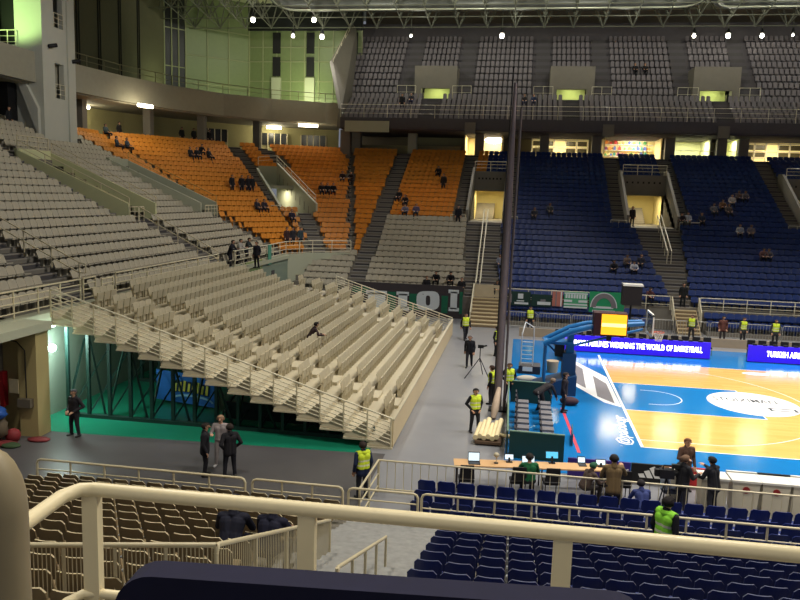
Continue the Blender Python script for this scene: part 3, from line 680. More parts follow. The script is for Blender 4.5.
for ((px,py),D,s_),lab in zip(rl,names):
    d=ray(px,py); P=Vector((CX,CY,CZ))+d*D
    t=thing('roof_lamp',lab,'lamp',P)
    MB().ball(P,.15*s_+.08,0,10,6).build('bulb',mat('roof_lamp_glow',(255,250,225),.5,var=0,emit=22),t)
    MB().tube([P+Vector((0,0,.2)),P+Vector((0,.1,.75))],[.22*s_+.1,.1],10).build('lamp_hood',M_dk,t)
    MB().tube([P+Vector((0,.1,.75)),(P.x,P.y+.1,min(zb_(P.y)+3,30))],.04,5).build('hanger',M_truss,t)
# ------------------------------------------------------------------ pull-out stand in front of the end stand
PU=[]; NP=15; PX0,PP,PR_=-8.9,.86,.262; PY0,PY1=-2.4,20.2
st=thing('pull_out_stand','large beige pull-out stand with stepped decks and railed sides','grandstand',(-15.3,9,0))
dk=MB(); 
def yend(i): return PY1-max(0,i-8)*.95
for i in range(NP):
    x1=PX0-PP*i; z=.25+PR_*i; P1=yend(i); dk.box(x1-PP-.05,x1,PY0,P1,z-.09,z); dk.box(x1-PP-.04,x1-PP+.012,PY0+.01,P1-.01,z-.08,z+PR_-.005)
    for a,b in ((1.75,2.95),(15.75,min(16.95,P1))):
        if b>a: dk.box(x1-PP,x1-PP*.5,a,b,z,z+PR_/2)
dk.build('deck',M_cream,st)
M_fr=mat('front_panel_paint',(214,194,154),.45,var=.05)
MB().box(PX0,PX0+.06,PY0,PY1,.06,1.02).build('front_panel',M_fr,st); MB().box(PX0-.03,PX0+.09,PY0,PY1,1.02,1.07).build('panel_cap',M_cream,st)
for side,y in (('near',PY0),('far',PY1)):
    s=-1 if side=='near' else 1; NQ=NP if s<0 else 9
    for h in (-.06,.09,.24,.39,.54,.69,.87):
        MB().tube([(PX0+.02,y+s*.09,.25+h),(PX0-PP*NQ,y+s*.09,.25+h+PR_*NQ)],.02 if h<.8 else .032,6).build('top_rail' if h>.8 else 'side_rail',M_railw,st)
    for i in range(NQ+1):
        x=PX0-PP*i; z=.05+PR_*i
        MB().tube([(x,y+s*.09,z),(x,y+s*.09,z+1.09)],.03,6,smooth=False).build('side_post',M_rail,st)
        if i<NQ:
            MB().slab([(x-PP,y+s*.05,z+.02),(x,y+s*.05,z+.02),(x,y+s*.05,z+.66),(x-PP*.18,y+s*.05,z+.58),(x-PP*.72,y+s*.05,z+.16),(x-PP,y+s*.05,z+.09)],(0,-s*.03,0)).build('end_plate',M_cream,st)
            MB().box(x-PP,x+.05,y-.12,y+.12,z-.05,z+.01).build('end_ledge',M_cream,st)
for i in range(1,NP+1):
    x=PX0-PP*i+.1; z=PR_*i
    for y in (-1.7,4.0,10.0,16.0):
        MB().box(x-.06,x+.06,y-.06,y+.06,.0,z).build('support_post',M_dkgreen,st)
    if i%2==0: MB().tube([(x,-1.7,z*.95),(x+.55,-1.5,.1)],.05,4,smooth=False).build('brace',M_dkgreen,st)
    else: MB().tube([(x,-1.7,.4),(x-.7,1.2,z*.98)],.05,4,smooth=False).build('brace',M_dkgreen,st)
    MB().tube([(x,-1.7,.15),(x,4.0,z)],.04,4,smooth=False).build('brace',M_dkgreen,st)
for y in (-1.7,4.0): MB().box(PX0-PP*NP,PX0-.3,y-.1,y+.1,0.0,.14).build('floor_rail',M_dkgreen,st)
MB().box(PX0-PP*8,PX0-PP*3,-.6,-.5,.05,.7).build('skirt',mat('dark_net',(14,34,34),.8),st)
for i in range(NP):
    x=PX0-PP*(i+1)+.22; z=.25+PR_*i; k=0
    for a,b in ((.1,1.75),(3.0,15.7),(17.05,19.6)):
        y=a+.25
        while y<min(b,yend(i)-.25):
            k+=1; PU.append((Vector((x,y,z)),face_rot(Vector((1,0))),i+1,k,'')); y+=.5
# blue banner under the stand
bb=one('banner',MB().slab([(-19.4,.9,.15),(-16.4,.2,.15),(-16.4,.2,1.4),(-19.4,.9,1.4)],(0,.05,0)),mat('banner_blue',(28,96,176),.6,var=.1),'blue banner with yellow lettering standing under the pull-out stand','banner')
d=Vector((3.0,-.7,0)).normalized(); nrm=Vector((-.227,-.974,0)); P0_=Vector((-18.5,.69,.62)); yl=MB(); dkb=MB(); wb=MB()
for k in range(8):
    p=P0_+d*(.22*k)+nrm*.03+Vector((0,0,.05*math.sin(k*.45)))
    yl.slab([p,p+d*.11,p+d*.17+Vector((0,0,.34+.05*(k%3))),p+d*.06+Vector((0,0,.34+.05*(k%3)))],nrm*.012)
    dkb.slab([p-d*.03-Vector((0,0,.03)),p+d*.15-Vector((0,0,.03)),p+d*.21+Vector((0,0,.42)),p+d*.03+Vector((0,0,.42))],nrm*.006)
for k in range(12):
    a=math.pi*k/12; b_=math.pi*(k+1)/12; c=P0_+d*.95+nrm*.03-Vector((0,0,.3))
    wb.slab([c+d*(-math.cos(a)*1.0)+Vector((0,0,math.sin(a)*.24)),c+d*(-math.cos(b_)*1.0)+Vector((0,0,math.sin(b_)*.24)),c+d*(-math.cos(b_)*.9)+Vector((0,0,math.sin(b_)*.15)),c+d*(-math.cos(a)*.9)+Vector((0,0,math.sin(a)*.15))],nrm*.008)
dkb.build('letter_outline',mat('ink_navy',(18,34,60),.6),bb); yl.build('lettering',mat('ink_yellow',(196,190,80),.6),bb); wb.build('swoosh',mat('ink_pale_blue',(140,186,214),.6),bb)
# ------------------------------------------------------------------ near stand, its stairs and rails
NA=[]; NB=[]
nt_=MB(); ns_=MB(); NK=19; NY0,NZ0=-9.2,.32
for k in range(NK):
    y1=NY0-.8*k; z=NZ0+.24*k
    nt_.box(-34,42,y1-.8,y1,0 if k==0 else z-.6,z)
    ns_.box(-7.0,-6.25,y1-.8,y1-.4,z,z+.12); ns_.box(-7.0,-6.25,y1-.8,y1,z,z+.012); ns_.box(-8.9,-7.0,y1-.8,y1,z,z+.012,0); ns_.box(-8.9,-7.0,y1-.8,y1-.4,z,z+.12)
    yc=y1-.45
    if k<=13:
        j=0; x=-5.95
        while x<7: j+=1; NA.append((Vector((x,yc,z)),0,k+1,j)); x+=.5
        j=0; x=-9.15
        while x>-17: j+=1; NB.append((Vector((x,yc,z)),0,k+1,j)); x-=.48
yw=NY0-.8*NK
nt_.box(-34,42,yw-.3,yw,0,6.75); nt_.box(-34,42,yw-1.2,yw-.3,6.45,6.75); nt_.box(-34,42,yw-6,yw-1.2,6.9,7.2)
struct('near_terrace',nt_,M_conc); struct('near_stairs',ns_,[mat('worn_stair',(150,150,148),.8,var=.3,scale=6),M_conc])
struct('near_steps',MB().box(-8.8,-7.1,-9.2,-8.7,0,.16),mat('cream_step',(208,196,168),.6))
def looped(name,label,x0,x1,y,z,h,bars,spacing,group=None):
    t=thing(name,label,'railing',(x0,y,z),0,group); c=.12
    MB().tube([(x0,y,z),(x0,y,z+h-c),(x0+c*.3,y,z+h-c*.3),(x0+c,y,z+h),(x1-c,y,z+h),(x1-c*.3,y,z+h-c*.3),(x1,y,z+h-c),(x1,y,z)],.035,8).build('frame',M_rail,t)
    for b in bars: MB().tube([(x0,y,z+h*b),(x1,y,z+h*b)],.02,6).build('rail',M_rail,t)
    n=max(1,round((x1-x0)/spacing))
    for i in range(1,n): x=x0+(x1-x0)*i/n; MB().tube([(x,y,z),(x,y,z+h)],.03,6).build('post',M_rail,t)
    return t
yr=-9.1; zr=.003
looped('railing','long cream rail in front of the beige seats by the shiny floor',-17.9,-11.75,yr,zr,1.18,(.3,.52,.76),.95)
looped('railing','cream rail between the long rail and the stair gate',-11.55,-9.05,yr,zr,1.18,(.3,.52,.76),.9)
looped('railing','small looped cream gate at the head of the near steps',-8.9,-7.05,yr,zr,1.18,(.3,.52,.76),3)
looped('railing','long cream rail in front of the navy seats and behind the floor chairs',-6.95,9.0,yr,zr,1.2,(.35,.68),.93)
# stair handrails between the beige and navy seats
def stair_rail(label,a,b,h,r=.04,bal=None,name='handrail',posts=5):
    t=thing(name,label,'handrail',a); A,B=Vector(a),Vector(b); U=Vector((0,0,1))
    MB().tube([A+U*(h-.12),A+U*h+(B-A).normalized()*.06,B+U*h],r,8).build('top_rail',M_rail,t)
    for i in range(posts): p=A.lerp(B,i/(posts-1)); MB().tube([p,p+U*h],r*.85,6).build('post',M_rail,t)
    if bal:
        n=int((B-A).length/bal); MB().tube([A+U*.1,B+U*.1],.02,6).build('rail',M_rail,t)
        for i in range(1,n): p=A.lerp(B,i/n); MB().tube([p+U*.1,p+U*h],.008,4,smooth=False).build('baluster',M_rail,t)
    return t
RA,RB=PX(216,545,-8.3),PX(330,520,-8.3); U=Vector((0,0,1))
stair_rail('cream baluster handrail sloping down beside the beige seats',RA-U*.95,RB-U*.95,.95,.035,.085)
RC,RD=PX(337,568,-7.0),PX(386,537,-7.0)
stair_rail('cream handrail sloping down the worn grey stair left of the navy seats',RC-U*.9,RD-U*.9,.9,.03)
t=thing('railing','level cream baluster rail above the beige seats at the left','railing',(-12,-19.5,3.5))
A=RA.copy(); B=G(20,545,A.z)
MB().tube([A,B],.035,8).build('top_rail',M_rail,t); MB().tube([A-U*.85,B-U*.85],.018,6).build('rail',M_rail,t)
n=46
for i in range(n+1): p=A.lerp(B,i/n); MB().tube([p-U*.85,p],.008 if i%12 else .03,4,smooth=False).build('baluster' if i%12 else 'post',M_rail,t)
# fence on the floor in front of the chairs, and the side rail of the near steps
FP=[G(388,462,1.0),G(545,473.5,1.0),G(800,498,1.0)]
fy=-6.35; 
railing('fence','long pale baluster fence along the floor between the chairs and the court',[(-8.6,fy,0),(9,fy,0)],1.0,(.12,),3.5,M_rail,.03,bal=.25)
t=thing('handrail','sloping cream handrail from the fence end up to the near steps','handrail',(-8.62,-6.35,0)); A,B=Vector((-8.62,-6.35,1.0)),Vector((-8.62,-9.0,1.15))
for dz in (0,-.42,-.8): MB().tube([A+U*dz,B+U*dz],.035 if dz==0 else .025,6).build('rail',M_rail,t)
for q in (0,.5,1): p=A.lerp(B,q); MB().tube([(p.x,p.y,p.z-1.0),p],.03,6).build('post',M_rail,t)
# rows of navy chairs on the floor
FC=[]
for r_,y in enumerate((-6.95,-7.7,-8.45)):
    x=-7.05; j=0
    while x<7: j+=1; FC.append((Vector((x,y,0)),0,r_+1,j)); x+=.56
# ------------------------------------------------------------------ rails and seat right in front of the viewer
zt_=7.79
def D_at(px,py,d): return Vector((CX,CY,CZ))+ray(px,py)*d
a0=D_at(330,511,2.6); zt_=a0.z; yt=a0.y
pts=[(-7.2 if False else G(28,521,zt_)),G(62,496.5,zt_),G(80,490,zt_),G(95,489.5,zt_)]
A1=G(95,489.5,zt_); B1_=PY(800,555,A1.y); 
t=thing('foreground_railing','thick cream tube railing crossing the whole foreground','railing',(a0.x,A1.y,6.75))
E1=A1+(B1_-A1)*1.6
M_railf=mat('rail_paint_front',(232,218,180),.4,var=.05,scale=8)
MB().tube([pts[0]+(pts[0]-pts[1])*.8]+pts+[E1],.026,14).build('top_rail',M_railf,t)
low=[p-Vector((0,0,.40)) for p in [pts[0]+(pts[0]-pts[1])*.8]+pts]+[E1-Vector((0,0,.40))]
MB().tube(low,.018,10).build('mid_rail',M_railf,t)
for px in (91,330,586,850):
    q=(px-95)/(800-95); p=A1.lerp(B1_,q); MB().box(p.x-.03,p.x+.03,p.y-.018,p.y+.018,6.75,p.z).build('post',M_railf,t)
P=D_at(-9,520,.95); tp=D_at(-9,442,.95)
t=thing('handrail_post','thick round-topped cream post close to the viewer at the left edge','post',(P.x,P.y,7.2))
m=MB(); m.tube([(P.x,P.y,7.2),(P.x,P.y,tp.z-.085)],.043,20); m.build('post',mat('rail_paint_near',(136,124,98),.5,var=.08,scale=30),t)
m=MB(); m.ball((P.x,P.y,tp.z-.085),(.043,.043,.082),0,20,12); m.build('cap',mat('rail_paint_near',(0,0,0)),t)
# seat back in front of the viewer
M_navyf=mat('navy_cloth',(24,24,50),.95,var=.18,scale=40)
L0=D_at(128,590,.70); zt2=D_at(170,557,.70).z; q=ray(650,593); tt=(zt2-CZ)/q.z; Rr=Vector((CX,CY,CZ))+q*tt
ev=Vector((Rr.x-L0.x,Rr.y-L0.y,0)); W_=ev.length; ev/=W_; nv_=Vector((-ev.y,ev.x,0))
sb=thing('seat_in_front','dark navy seat back right in front of the viewer at the bottom','seat',(L0.x+ev.x*W_/2,L0.y+ev.y*W_/2,7.2))
top=[(0,-.32)]+[(.035*(1-math.cos(a)),-.035*(1-math.sin(a))) for a in [math.pi/2*i/6 for i in range(7)]]+[(W_-.035*(1-math.cos(a)),-.035*(1-math.sin(a))) for a in [math.pi/2*i/6 for i in range(6,-1,-1)]]+[(W_,-.32)]
bk=MB(); bk.slab([Vector((L0.x,L0.y,zt2))+ev*u+Vector((0,0,v)) for u,v in top],-nv_*.03); bk.build('backrest',M_navyf,sb)
c0=Vector((L0.x,L0.y,0))
MB().prism([tuple((c0+ev*u+nv_*v)[:2]) for u,v in ((.02,.02),(W_-.02,.02),(W_-.03,.42),(.03,.42))],7.62,7.68).build('seat_pan',M_navyf,sb)
MB().prism([tuple((c0+ev*u+nv_*v)[:2]) for u,v in ((W_/2-.04,-.03),(W_/2+.04,-.03),(W_/2+.04,.06),(W_/2-.04,.06))],7.2,8.22).build('bracket',M_black,sb)
# ------------------------------------------------------------------ hoop
M_hb=mat('hoop_blue',(28,104,164),.4,var=.05); M_hbd=mat('hoop_pad',(20,62,104),.6,var=.06)
hp=thing('basketball_hoop','blue wheeled basketball hoop with padded base behind the baseline','basketball hoop',(-2.8,7.5,0))
m=MB(); m.add([(-3.9,6.7,0),(-1.95,6.7,0),(-1.95,8.3,0),(-3.9,8.3,0),(-3.9,6.7,.3),(-1.95,6.7,.95),(-1.95,8.3,.95),(-3.9,8.3,.3)],[(0,3,2,1),(4,5,6,7),(0,1,5,4),(1,2,6,5),(2,3,7,6),(3,0,4,7)]); m.build('base',M_hbd,hp)
MB().box(-2.6,-2.0,7.0,8.0,.1,1.9).build('post_padding',M_hbd,hp)
MB().slab([(-2.5,7.15,1.6),(-2.1,7.15,1.6),(-2.15,7.15,2.95),(-2.35,7.15,2.95)],(0,.7,0)).build('mast',M_hb,hp)
for y in (7.0,8.0): MB().tube([(-3.4,y,.3),(-3.4,y,2.35)],.07,6).build('rear_post',M_hb,hp)
for y in (6.95,8.05): MB().tube([(-3.5,y,2.3),(-2.3,y,2.95),(-1.5,y,3.2),(.9,y+(.25 if y<7.5 else -.25),3.45)],[.12,.14,.13,.1],8).build('arm',M_hb,hp)
MB().box(-3.5,-2.2,7.0,8.0,2.3,2.42).build('arm_bracket',M_hb,hp)
MB().tube([(-3.4,7.5,2.3),(-2.2,7.5,1.2)],.05,6).build('strut',M_hb,hp)
MB().tube([(-2.2,7.5,2.2),(.9,7.5,3.15)],.06,6).build('strut',M_hb,hp)
MB().box(-2.95,-2.55,7.2,7.8,1.7,2.3).build('counterweight',M_black,hp)
# backboard: white frame and pane
bd=MB(); 
for (y0,y1,z0,z1) in ((6.6,6.69,2.9,3.95),(8.31,8.4,2.9,3.95),(6.6,8.4,2.9,3.0),(6.6,8.4,3.86,3.95)): bd.box(1.17,1.23,y0,y1,z0,z1)
brd=bd.build('backboard_frame',M_white,hp)
mg=mat('pane_glass',(190,205,210),.05,var=0); mg.node_tree.nodes['Principled BSDF'].inputs['Transmission Weight'].default_value=1
MB().box(1.19,1.21,6.69,8.31,3.0,3.86).build('backboard_pane',mg,brd)
tb=MB()
for (y0,y1,z0,z1) in ((7.2,7.25,3.05,3.5),(7.75,7.8,3.05,3.5),(7.2,7.8,3.05,3.1),(7.2,7.8,3.45,3.5)): tb.box(1.225,1.24,y0,y1,z0,z1)
tb.build('target_square',M_white,brd)
MB().tube([(1.62+.225*math.cos(2*math.pi*i/20),7.5+.225*math.sin(2*math.pi*i/20),3.05) for i in range(20)],.015,6,closed=True).build('rim',mat('rim_orange',(200,80,40),.4,var=0),hp)
MB().box(1.2,1.4,7.42,7.58,3.0,3.08).build('rim_bracket',mat('rim_orange',(0,0,0)),hp)
net=MB()
for k in range(12):
    for s in (1,-1):
        a=2*math.pi*k/12; net.tube([(1.62+.22*math.cos(a+s*.52*j/4*1.0)*(1-.1*j),7.5+.22*math.sin(a+s*.52*j/4)*(1-.1*j),3.04-.1*j) for j in range(5)],.008,3,smooth=False,cap=False)
net.build('net',M_white,hp)
# timing screen with an orange display
sc=thing('shot_clock','shot clock box showing a glowing orange screen above the hoop arm','shot clock',(-.6,7.3,2.9))
MB().box(-1.35,.12,6.75,7.55,2.86,3.9).build('case',mat('clock_case',(52,18,28),.6,var=.08),sc)
MB().box(-1.02,.08,6.72,6.75,2.94,3.86).build('screen',mat('screen_orange',(255,176,36),.4,var=0,emit=1.15),sc)
MB().box(-1.0,.06,6.71,6.72,3.3,3.46).build('screen_band',mat('screen_pale',(255,228,150),.4,var=0,emit=1.3),sc)
MB().box(-.7,-.5,7.1,7.3,2.6,2.9).build('bracket',M_black,sc)
# ------------------------------------------------------------------ LED boards on the far side
M_led=mat('led_blue',(44,22,190),.4,var=.10,scale=6,emit=.85,emit_rgb=(40,16,190)); M_ledt=mat('led_white',(250,248,255),.4,var=0,emit=5)
def led(label,x0,x1,y,txt,tx0,tx1,z1=1.0):
    t=thing('led_board',label,'advertising board',((x0+x1)/2,y,0))
    MB().box(x0,x1,y,y+.12,.06,z1).build('screen',M_led,t); MB().box(x0,x1,y+.12,y+.2,.02,z1).build('back',M_black,t)
    for k in range(int((x1-x0)/.55)): xx=x0+.3+.55*k; MB().box(xx-.08,xx+.14,y+.0,y+.16,z1,z1+.08).build('handle',M_black,t)
    text('lettering',txt,M_ledt,t,(tx0,y-.01,.38),(1,0,0),(0,0,1),.34,tx1-tx0,.006)
    return t
led('long blue LED board lettered in white behind the baseline corner',-1.75,6.3,17.25,'TURKISH AIRLINES WIDENING THE WORLD OF BASKETBALL',-1.7,5.85)
led('second blue LED board at the right edge beyond the court',8.35,17.5,17.25,'TURKISH AIRLINES WIDENING THE WORLD OF BASKETBALL',9.35,17.2)
t=thing('led_board','short end-on blue LED board behind the hoop mast','advertising board',(-2.05,15.2,0)); MB().box(-2.1,-1.9,14.2,16.4,.05,1.25).build('screen',M_led,t); MB().box(-2.25,-2.1,14.2,16.4,.0,1.25).build('back',M_black,t)
# ------------------------------------------------------------------ bench enclosure
M_gpan=mat('bench_panel',(24,58,52),.5,var=.08)
def panel(label,p,q,h,mt=M_gpan):
    P_,Q=Vector(p),Vector(q); d=(Q-P_).normalized(); n=Vector((-d.y,d.x,0))*.05
    t=thing('bench_screen',label,'screen panel',P_); MB().prism([(P_.x,P_.y),(Q.x,Q.y),(Q.x+n.x,Q.y+n.y),(P_.x+n.x,P_.y+n.y)],0,h).build('panel',mt,t)
    MB().tube([P_+Vector((n.x/2,n.y/2,h)),Q+Vector((n.x/2,n.y/2,h))],.035,6).build('top_edge',mat('edge_green',(110,138,118),.5),t)
panel('long low dark green screen panel running along the left of the bench chairs',(-4.85,-2.2,0),(-4.95,4.9,0),.9)
panel('dark green screen panel at the near end of the bench chairs behind the desk',(-4.8,-2.3,0),(-2.95,-2.35,0),.95)
panel('dark green screen panel at the far end of the bench chairs by the hoop',(-4.85,5.0,0),(-3.1,4.95,0),.95)
M_cush=mat('bench_cushion',(112,110,114),.7,var=.1); M_fram=mat('bench_frame',(44,42,48),.5,var=.1)
def bench_chair():
    t=thing('bench_chair','x','chair',(0,0,0))
    MB().box(-.22,.22,-.22,.24,.42,.5).build('seat',M_cush,t)
    b=MB(); b.slab([(-.22,-.24,.56),(.22,-.24,.56),(.22,-.31,.92),(-.22,-.31,.92)],(0,.05,0)); b.build('backrest',M_fram,t)
    for x in (-.2,.2):
        for y in (-.2,.2): MB().tube([(x,y,.43),(x,y,0)],.016,6).build('leg',M_fram,t)
    return t
def dup(root,loc,rz,label=None,group=None):
    r=root.copy(); COL.objects.link(r); r.location=loc; r.rotation_euler=(0,0,rz)
    if label: r['label']=label
    if group: r['group']=group
    ROOTM[r.name]=Matrix.Translation(Vector(loc))@Matrix.Rotation(rz,4,'Z')
    for ch in list(root.children):
        c=ch.copy(); COL.objects.link(c); c.parent=r
        for g in ch.children: d=g.copy(); COL.objects.link(d); d.parent=c
    return r
bc=bench_chair(); first=True
for ci,(x,lab) in enumerate(((-4.35,'left'),(-3.45,'right'))):
    for k in range(8):
        y=-1.6+.72*k; lb='grey-cushioned bench chair, %s from the near screen panel in the %s row'%(nth(k+1),lab)
        if first: bc.location=(x,y,0); bc.rotation_euler=(0,0,-math.pi/2); bc['label']=lb; bc['group']='bench chairs'; first=False
        else: dup(bc,(x,y,0),-math.pi/2,lb,'bench chairs')
# ------------------------------------------------------------------ scorer's desk with screens
M_desk=mat('desk_top',(214,172,124),.45,var=.06); M_leg=mat('desk_leg',(60,54,50),.5)
A,B=Vector((-6.45,-5.25,.75)),Vector((-1.4,-4.55,.75)); dd=(B-A).normalized(); nn=Vector((-dd.y,dd.x,0)); RZ=math.atan2(dd.y,dd.x)
for k,(u0,u1,lab) in enumerate(((0,2.55,'left half of the long pale wood desk, carrying most of the screens'),(2.58,5.1,'right half of the long pale wood desk, beside the purple board'))):
    p,q=A+dd*u0,A+dd*u1; t=thing('desk',lab,'table',((p.x+q.x)/2,(p.y+q.y)/2,0))
    MB().slab([p-nn*.3,q-nn*.3,q+nn*.3,p+nn*.3],(0,0,-.04)).build('table_top',M_desk,t)
    for u in (u0+.1,u1-.1):
        for s in (-.24,.24): c=A+dd*u+nn*s; MB().tube([(c.x,c.y,0),(c.x,c.y,.71)],.025,6).build('leg',M_leg,t)
M_scr=mat('screen_glow',(214,236,250),.3,var=.12,scale=9,emit=.75); M_scrc=mat('screen_cyan',(90,190,230),.3,var=.2,scale=9,emit=.7); M_pc=mat('computer_black',(28,28,34),.5)
def laptop(label,u,w_,h,scr,face=-1,lift=0,v=.0):
    c=A+dd*u+nn*v; rz=RZ; t=thing('laptop' if not lift else 'monitor',label,'laptop' if not lift else 'screen',(c.x,c.y,.75),rz)
    M_=ROOTM[t.name]; 
    if not lift: 
        m=MB().box(-w_/2,w_/2,-.2,.06,0,.02); m.v=[tuple(M_@Vector(v)) for v in m.v]; m.build('keyboard',M_pc,t)
    else:
        m=MB().box(-.1,.1,-.02,.1,0,.02).box(-.03,.03,.03,.06,0,lift+.1); m.v=[tuple(M_@Vector(v)) for v in m.v]; m.build('stand',M_pc,t)
    m=MB().slab([(-w_/2,.06,.02+lift),(w_/2,.06,.02+lift),(w_/2,.13,.02+lift+h),(-w_/2,.13,.02+lift+h)],(0,.02,0)); m.v=[tuple(M_@Vector(v)) for v in m.v]; m.build('lid',M_pc,t)
    m=MB().slab([(-w_/2+.015,.062,.04+lift),(w_/2-.015,.062,.04+lift),(w_/2-.015,.126,.0+lift+h),(-w_/2+.015,.126,.0+lift+h)],(0,-.006,0)); m.v=[tuple(M_@Vector(v)) for v in m.v]; m.build('screen',scr,t)
laptop('open laptop with a bright screen at the left end of the desk',.62,.36,.27,M_scr)
laptop('low white screen beside the cream lamp on the desk',1.72,.28,.17,M_scr,lift=.05,v=.1)
laptop('white laptop screen in the middle of the desk',2.3,.40,.22,M_scr)
laptop('cyan-lit monitor standing on the desk',3.05,.40,.22,M_scrc,lift=.12,v=.15)
laptop('white screen on the desk in front of the green shirt',4.1-.12,.24,.18,M_scr,v=.2)
laptop('white boxy monitor on the right half of the desk',4.55-.02,.30,.17,M_scr,lift=.02)
c=A+dd*1.3; t=thing('desk_lamp','small cream lamp between the left laptop and the screens','lamp',(c.x,c.y,.75)); MB().tube([(c.x,c.y,.75),(c.x,c.y,.77)],.07,10).build('base',M_pc,t); MB().tube([(c.x,c.y,.77),(c.x,c.y,1.0)],.015,6).build('stem',M_cream,t); MB().ball((c.x,c.y,1.02),(.09,.09,.08)).build('shade',M_cream,t)
# chairs behind the desk
M_och=mat('chair_black',(26,24,28),.7,var=.15)
def desk_chair(label,x,y,rz):
    t=thing('desk_chair',label,'chair',(x,y,0),rz,None); M_=ROOTM[t.name]
    def b(nm,mb): mb.v=[tuple(M_@Vector(v)) for v in mb.v]; mb.build(nm,M_och,t)
    b('seat',MB().box(-.23,.23,-.2,.24,.42,.5)); m=MB(); m.slab([(-.23,-.25,.55),(.23,-.25,.55),(.2,-.32,.98),(-.2,-.32,.98)],(0,.06,0)); b('backrest',m)
    for xx in (-.2,.2):
        for yy in (-.2,.2): b('leg',MB().tube([(xx,yy,.43),(xx,yy,0)],.016,6))
for u,lab in ((.35,'black chair at the left end of the desk behind the fence'),(1.9,'black chair behind the desk below the white laptop'),(2.9,'black chair behind the desk below the cyan monitor'),(4.5,'black chair behind the desk below the boxy monitor'),(5.0,'black chair at the right end of the desk')):
    c=A+dd*u-nn*.62; desk_chair(lab,c.x,c.y,RZ)
# ------------------------------------------------------------------ advertising boards along the near side of the court
def adboard(label,x0,x1,y,mt,z1=.85):
    t=thing('advertising_board',label,'advertising board',((x0+x1)/2,y,0)); MB().box(x0,x1,y,y+.08,.02,z1).build('panel',mt,t)
    for x in (x0+.2,x1-.2): MB().slab([(x-.02,y+.08,.02),(x+.02,y+.08,.02),(x+.02,y+.08,z1-.08),(x-.02,y+.08,z1-.08)],(0,.25,0)).build('foot',M_black,t)
    return t
yb_=-3.75
M_pur=mat('board_purple',(58,40,126),.5,var=.05)
t=adboard('purple advertising board lettered sports behind the desk end',-2.9,-.95,yb_,M_pur,.66); text('lettering','sports',M_line,t,(-1.66,yb_-.005,.26),(1,0,0),(0,0,1),.22,.66,.004)
t=adboard('black advertising board with a white three-bar emblem',-.93,.14,yb_,M_black,.66)
for k,h in enumerate((.14,.26,.40)):
    x=-.66+.23*k; m=MB(); m.slab([(x,yb_-.012,.22),(x+.18,yb_-.012,.22),(x+.18-h*.5,yb_-.012,.22+h*.98),(x-h*.5+.02,yb_-.012,.22+h*.80)],(0,.01,0)); m.build('emblem_bar',M_line,t)
t=adboard('red advertising board behind the cameraman',.16,1.3,yb_,mat('board_red',(200,44,48),.5,var=.05),.66); text('lettering','sporting',M_line,t,(.2,yb_-.005,.30),(1,0,0),(0,0,1),.18,.85,.004)
adboard('white advertising board beyond the white bins',2.05,2.97,yb_+.45,M_white,.52)
adboard('black advertising board beyond the white bins',2.99,3.95,yb_+.45,M_black,.52)
adboard('second white board beyond the white bins at the right edge',3.97,8.5,yb_+.45,M_white,.52)
# white bins with a red dot
M_bin=mat('bin_white',(206,198,178),.5,var=.05); M_dot=mat('dot_red',(140,36,36),.5,var=0)
binlab=['white bin beside the cameraman behind the fence','white bin partly hidden behind the two people in black','white bin with a red dot, left one of the two fully seen','white bin with a red dot, right one of the two fully seen','white bin with a red dot at the right edge of the picture','white bin with a red dot just past the right edge']
for k,(x,w_) in enumerate(((.17,.24),(1.2,.38),(2.07,.38),(2.9,.38),(3.73,.38),(4.56,.38))):
    y0,y1=-5.35,-4.75; t=thing('bin',binlab[k],'bin',(x,-5.05,0))
    m=MB(); m.add([(x-w_+.04,y0+.04,0),(x+w_-.04,y0+.04,0),(x+w_-.04,y1-.04,0),(x-w_+.04,y1-.04,0),(x-w_,y0,.90),(x+w_,y0,.90),(x+w_,y1,.90),(x-w_,y1,.90)],[(0,3,2,1),(4,5,6,7),(0,1,5,4),(1,2,6,5),(2,3,7,6),(3,0,4,7)]); m.build('body',M_bin,t)
    MB().box(x-w_-.03,x+w_+.03,y0-.03,y1+.03,.90,.96).build('lid',M_white,t)
    if k>1: MB().tube([(x,y0+.01,.68),(x,y0-.02,.68)],.10,16).build('dot',M_dot,t)
# ------------------------------------------------------------------ bundle on a trolley, tripod, net post
g=G(489,441); t=thing('rolled_bundle','bundle of cream rolled mats lying by the desk','bundle',(g.x,g.y,0))
M_roll=mat('roll_cream',(226,210,166),.7,var=.12)
for k in range(6):
    x=g.x-.42+.15*k; MB().tube([(x-.06,g.y-.5,.26+.06*(k%2)),(x+.06,g.y+.95,.34+.1*(k%3))],.095,10).build('roll',M_roll,t)
MB().tube([(g.x+.35,g.y+.2,.2),(g.x+.8,g.y-.1,.25)],.08,8).build('roll',M_roll,t)
MB().box(g.x-.5,g.x+.45,g.y-.6,g.y+.6,.06,.16).build('trolley',mat('trolley_brown',(92,72,56),.7),t)
for dx in (-.4,.35):
    for dy in (-.45,.45): MB().tube([(g.x+dx-.03,g.y+dy,.05),(g.x+dx+.03,g.y+dy,.05)],.05,8).build('wheel',M_black,t)
g=G(479,378); top=PY(481,347,g.y); t=thing('tripod','dark tripod with a small camera standing on the grey floor','tripod',(g.x,g.y,0))
H=top.z
for k,a in enumerate((200,320,80)):
    a=math.radians(a); MB().tube([(g.x,g.y,H-.55),(g.x+.62*math.cos(a)*1.2,g.y+.85*math.sin(a),0)],.022,6).build('leg',M_fram,t)
MB().tube([(g.x,g.y,H-.75),(g.x,g.y,H-.05)],.025,6).build('column',M_fram,t)
cb=MB().box(g.x-.12,g.x+.16,g.y-.06,g.y+.06,H-.05,H+.1).build('camera',M_black,t); MB().tube([(g.x+.1,g.y,H+.03),(g.x+.32,g.y+.05,H+.08)],.04,8).build('lens',M_black,cb)
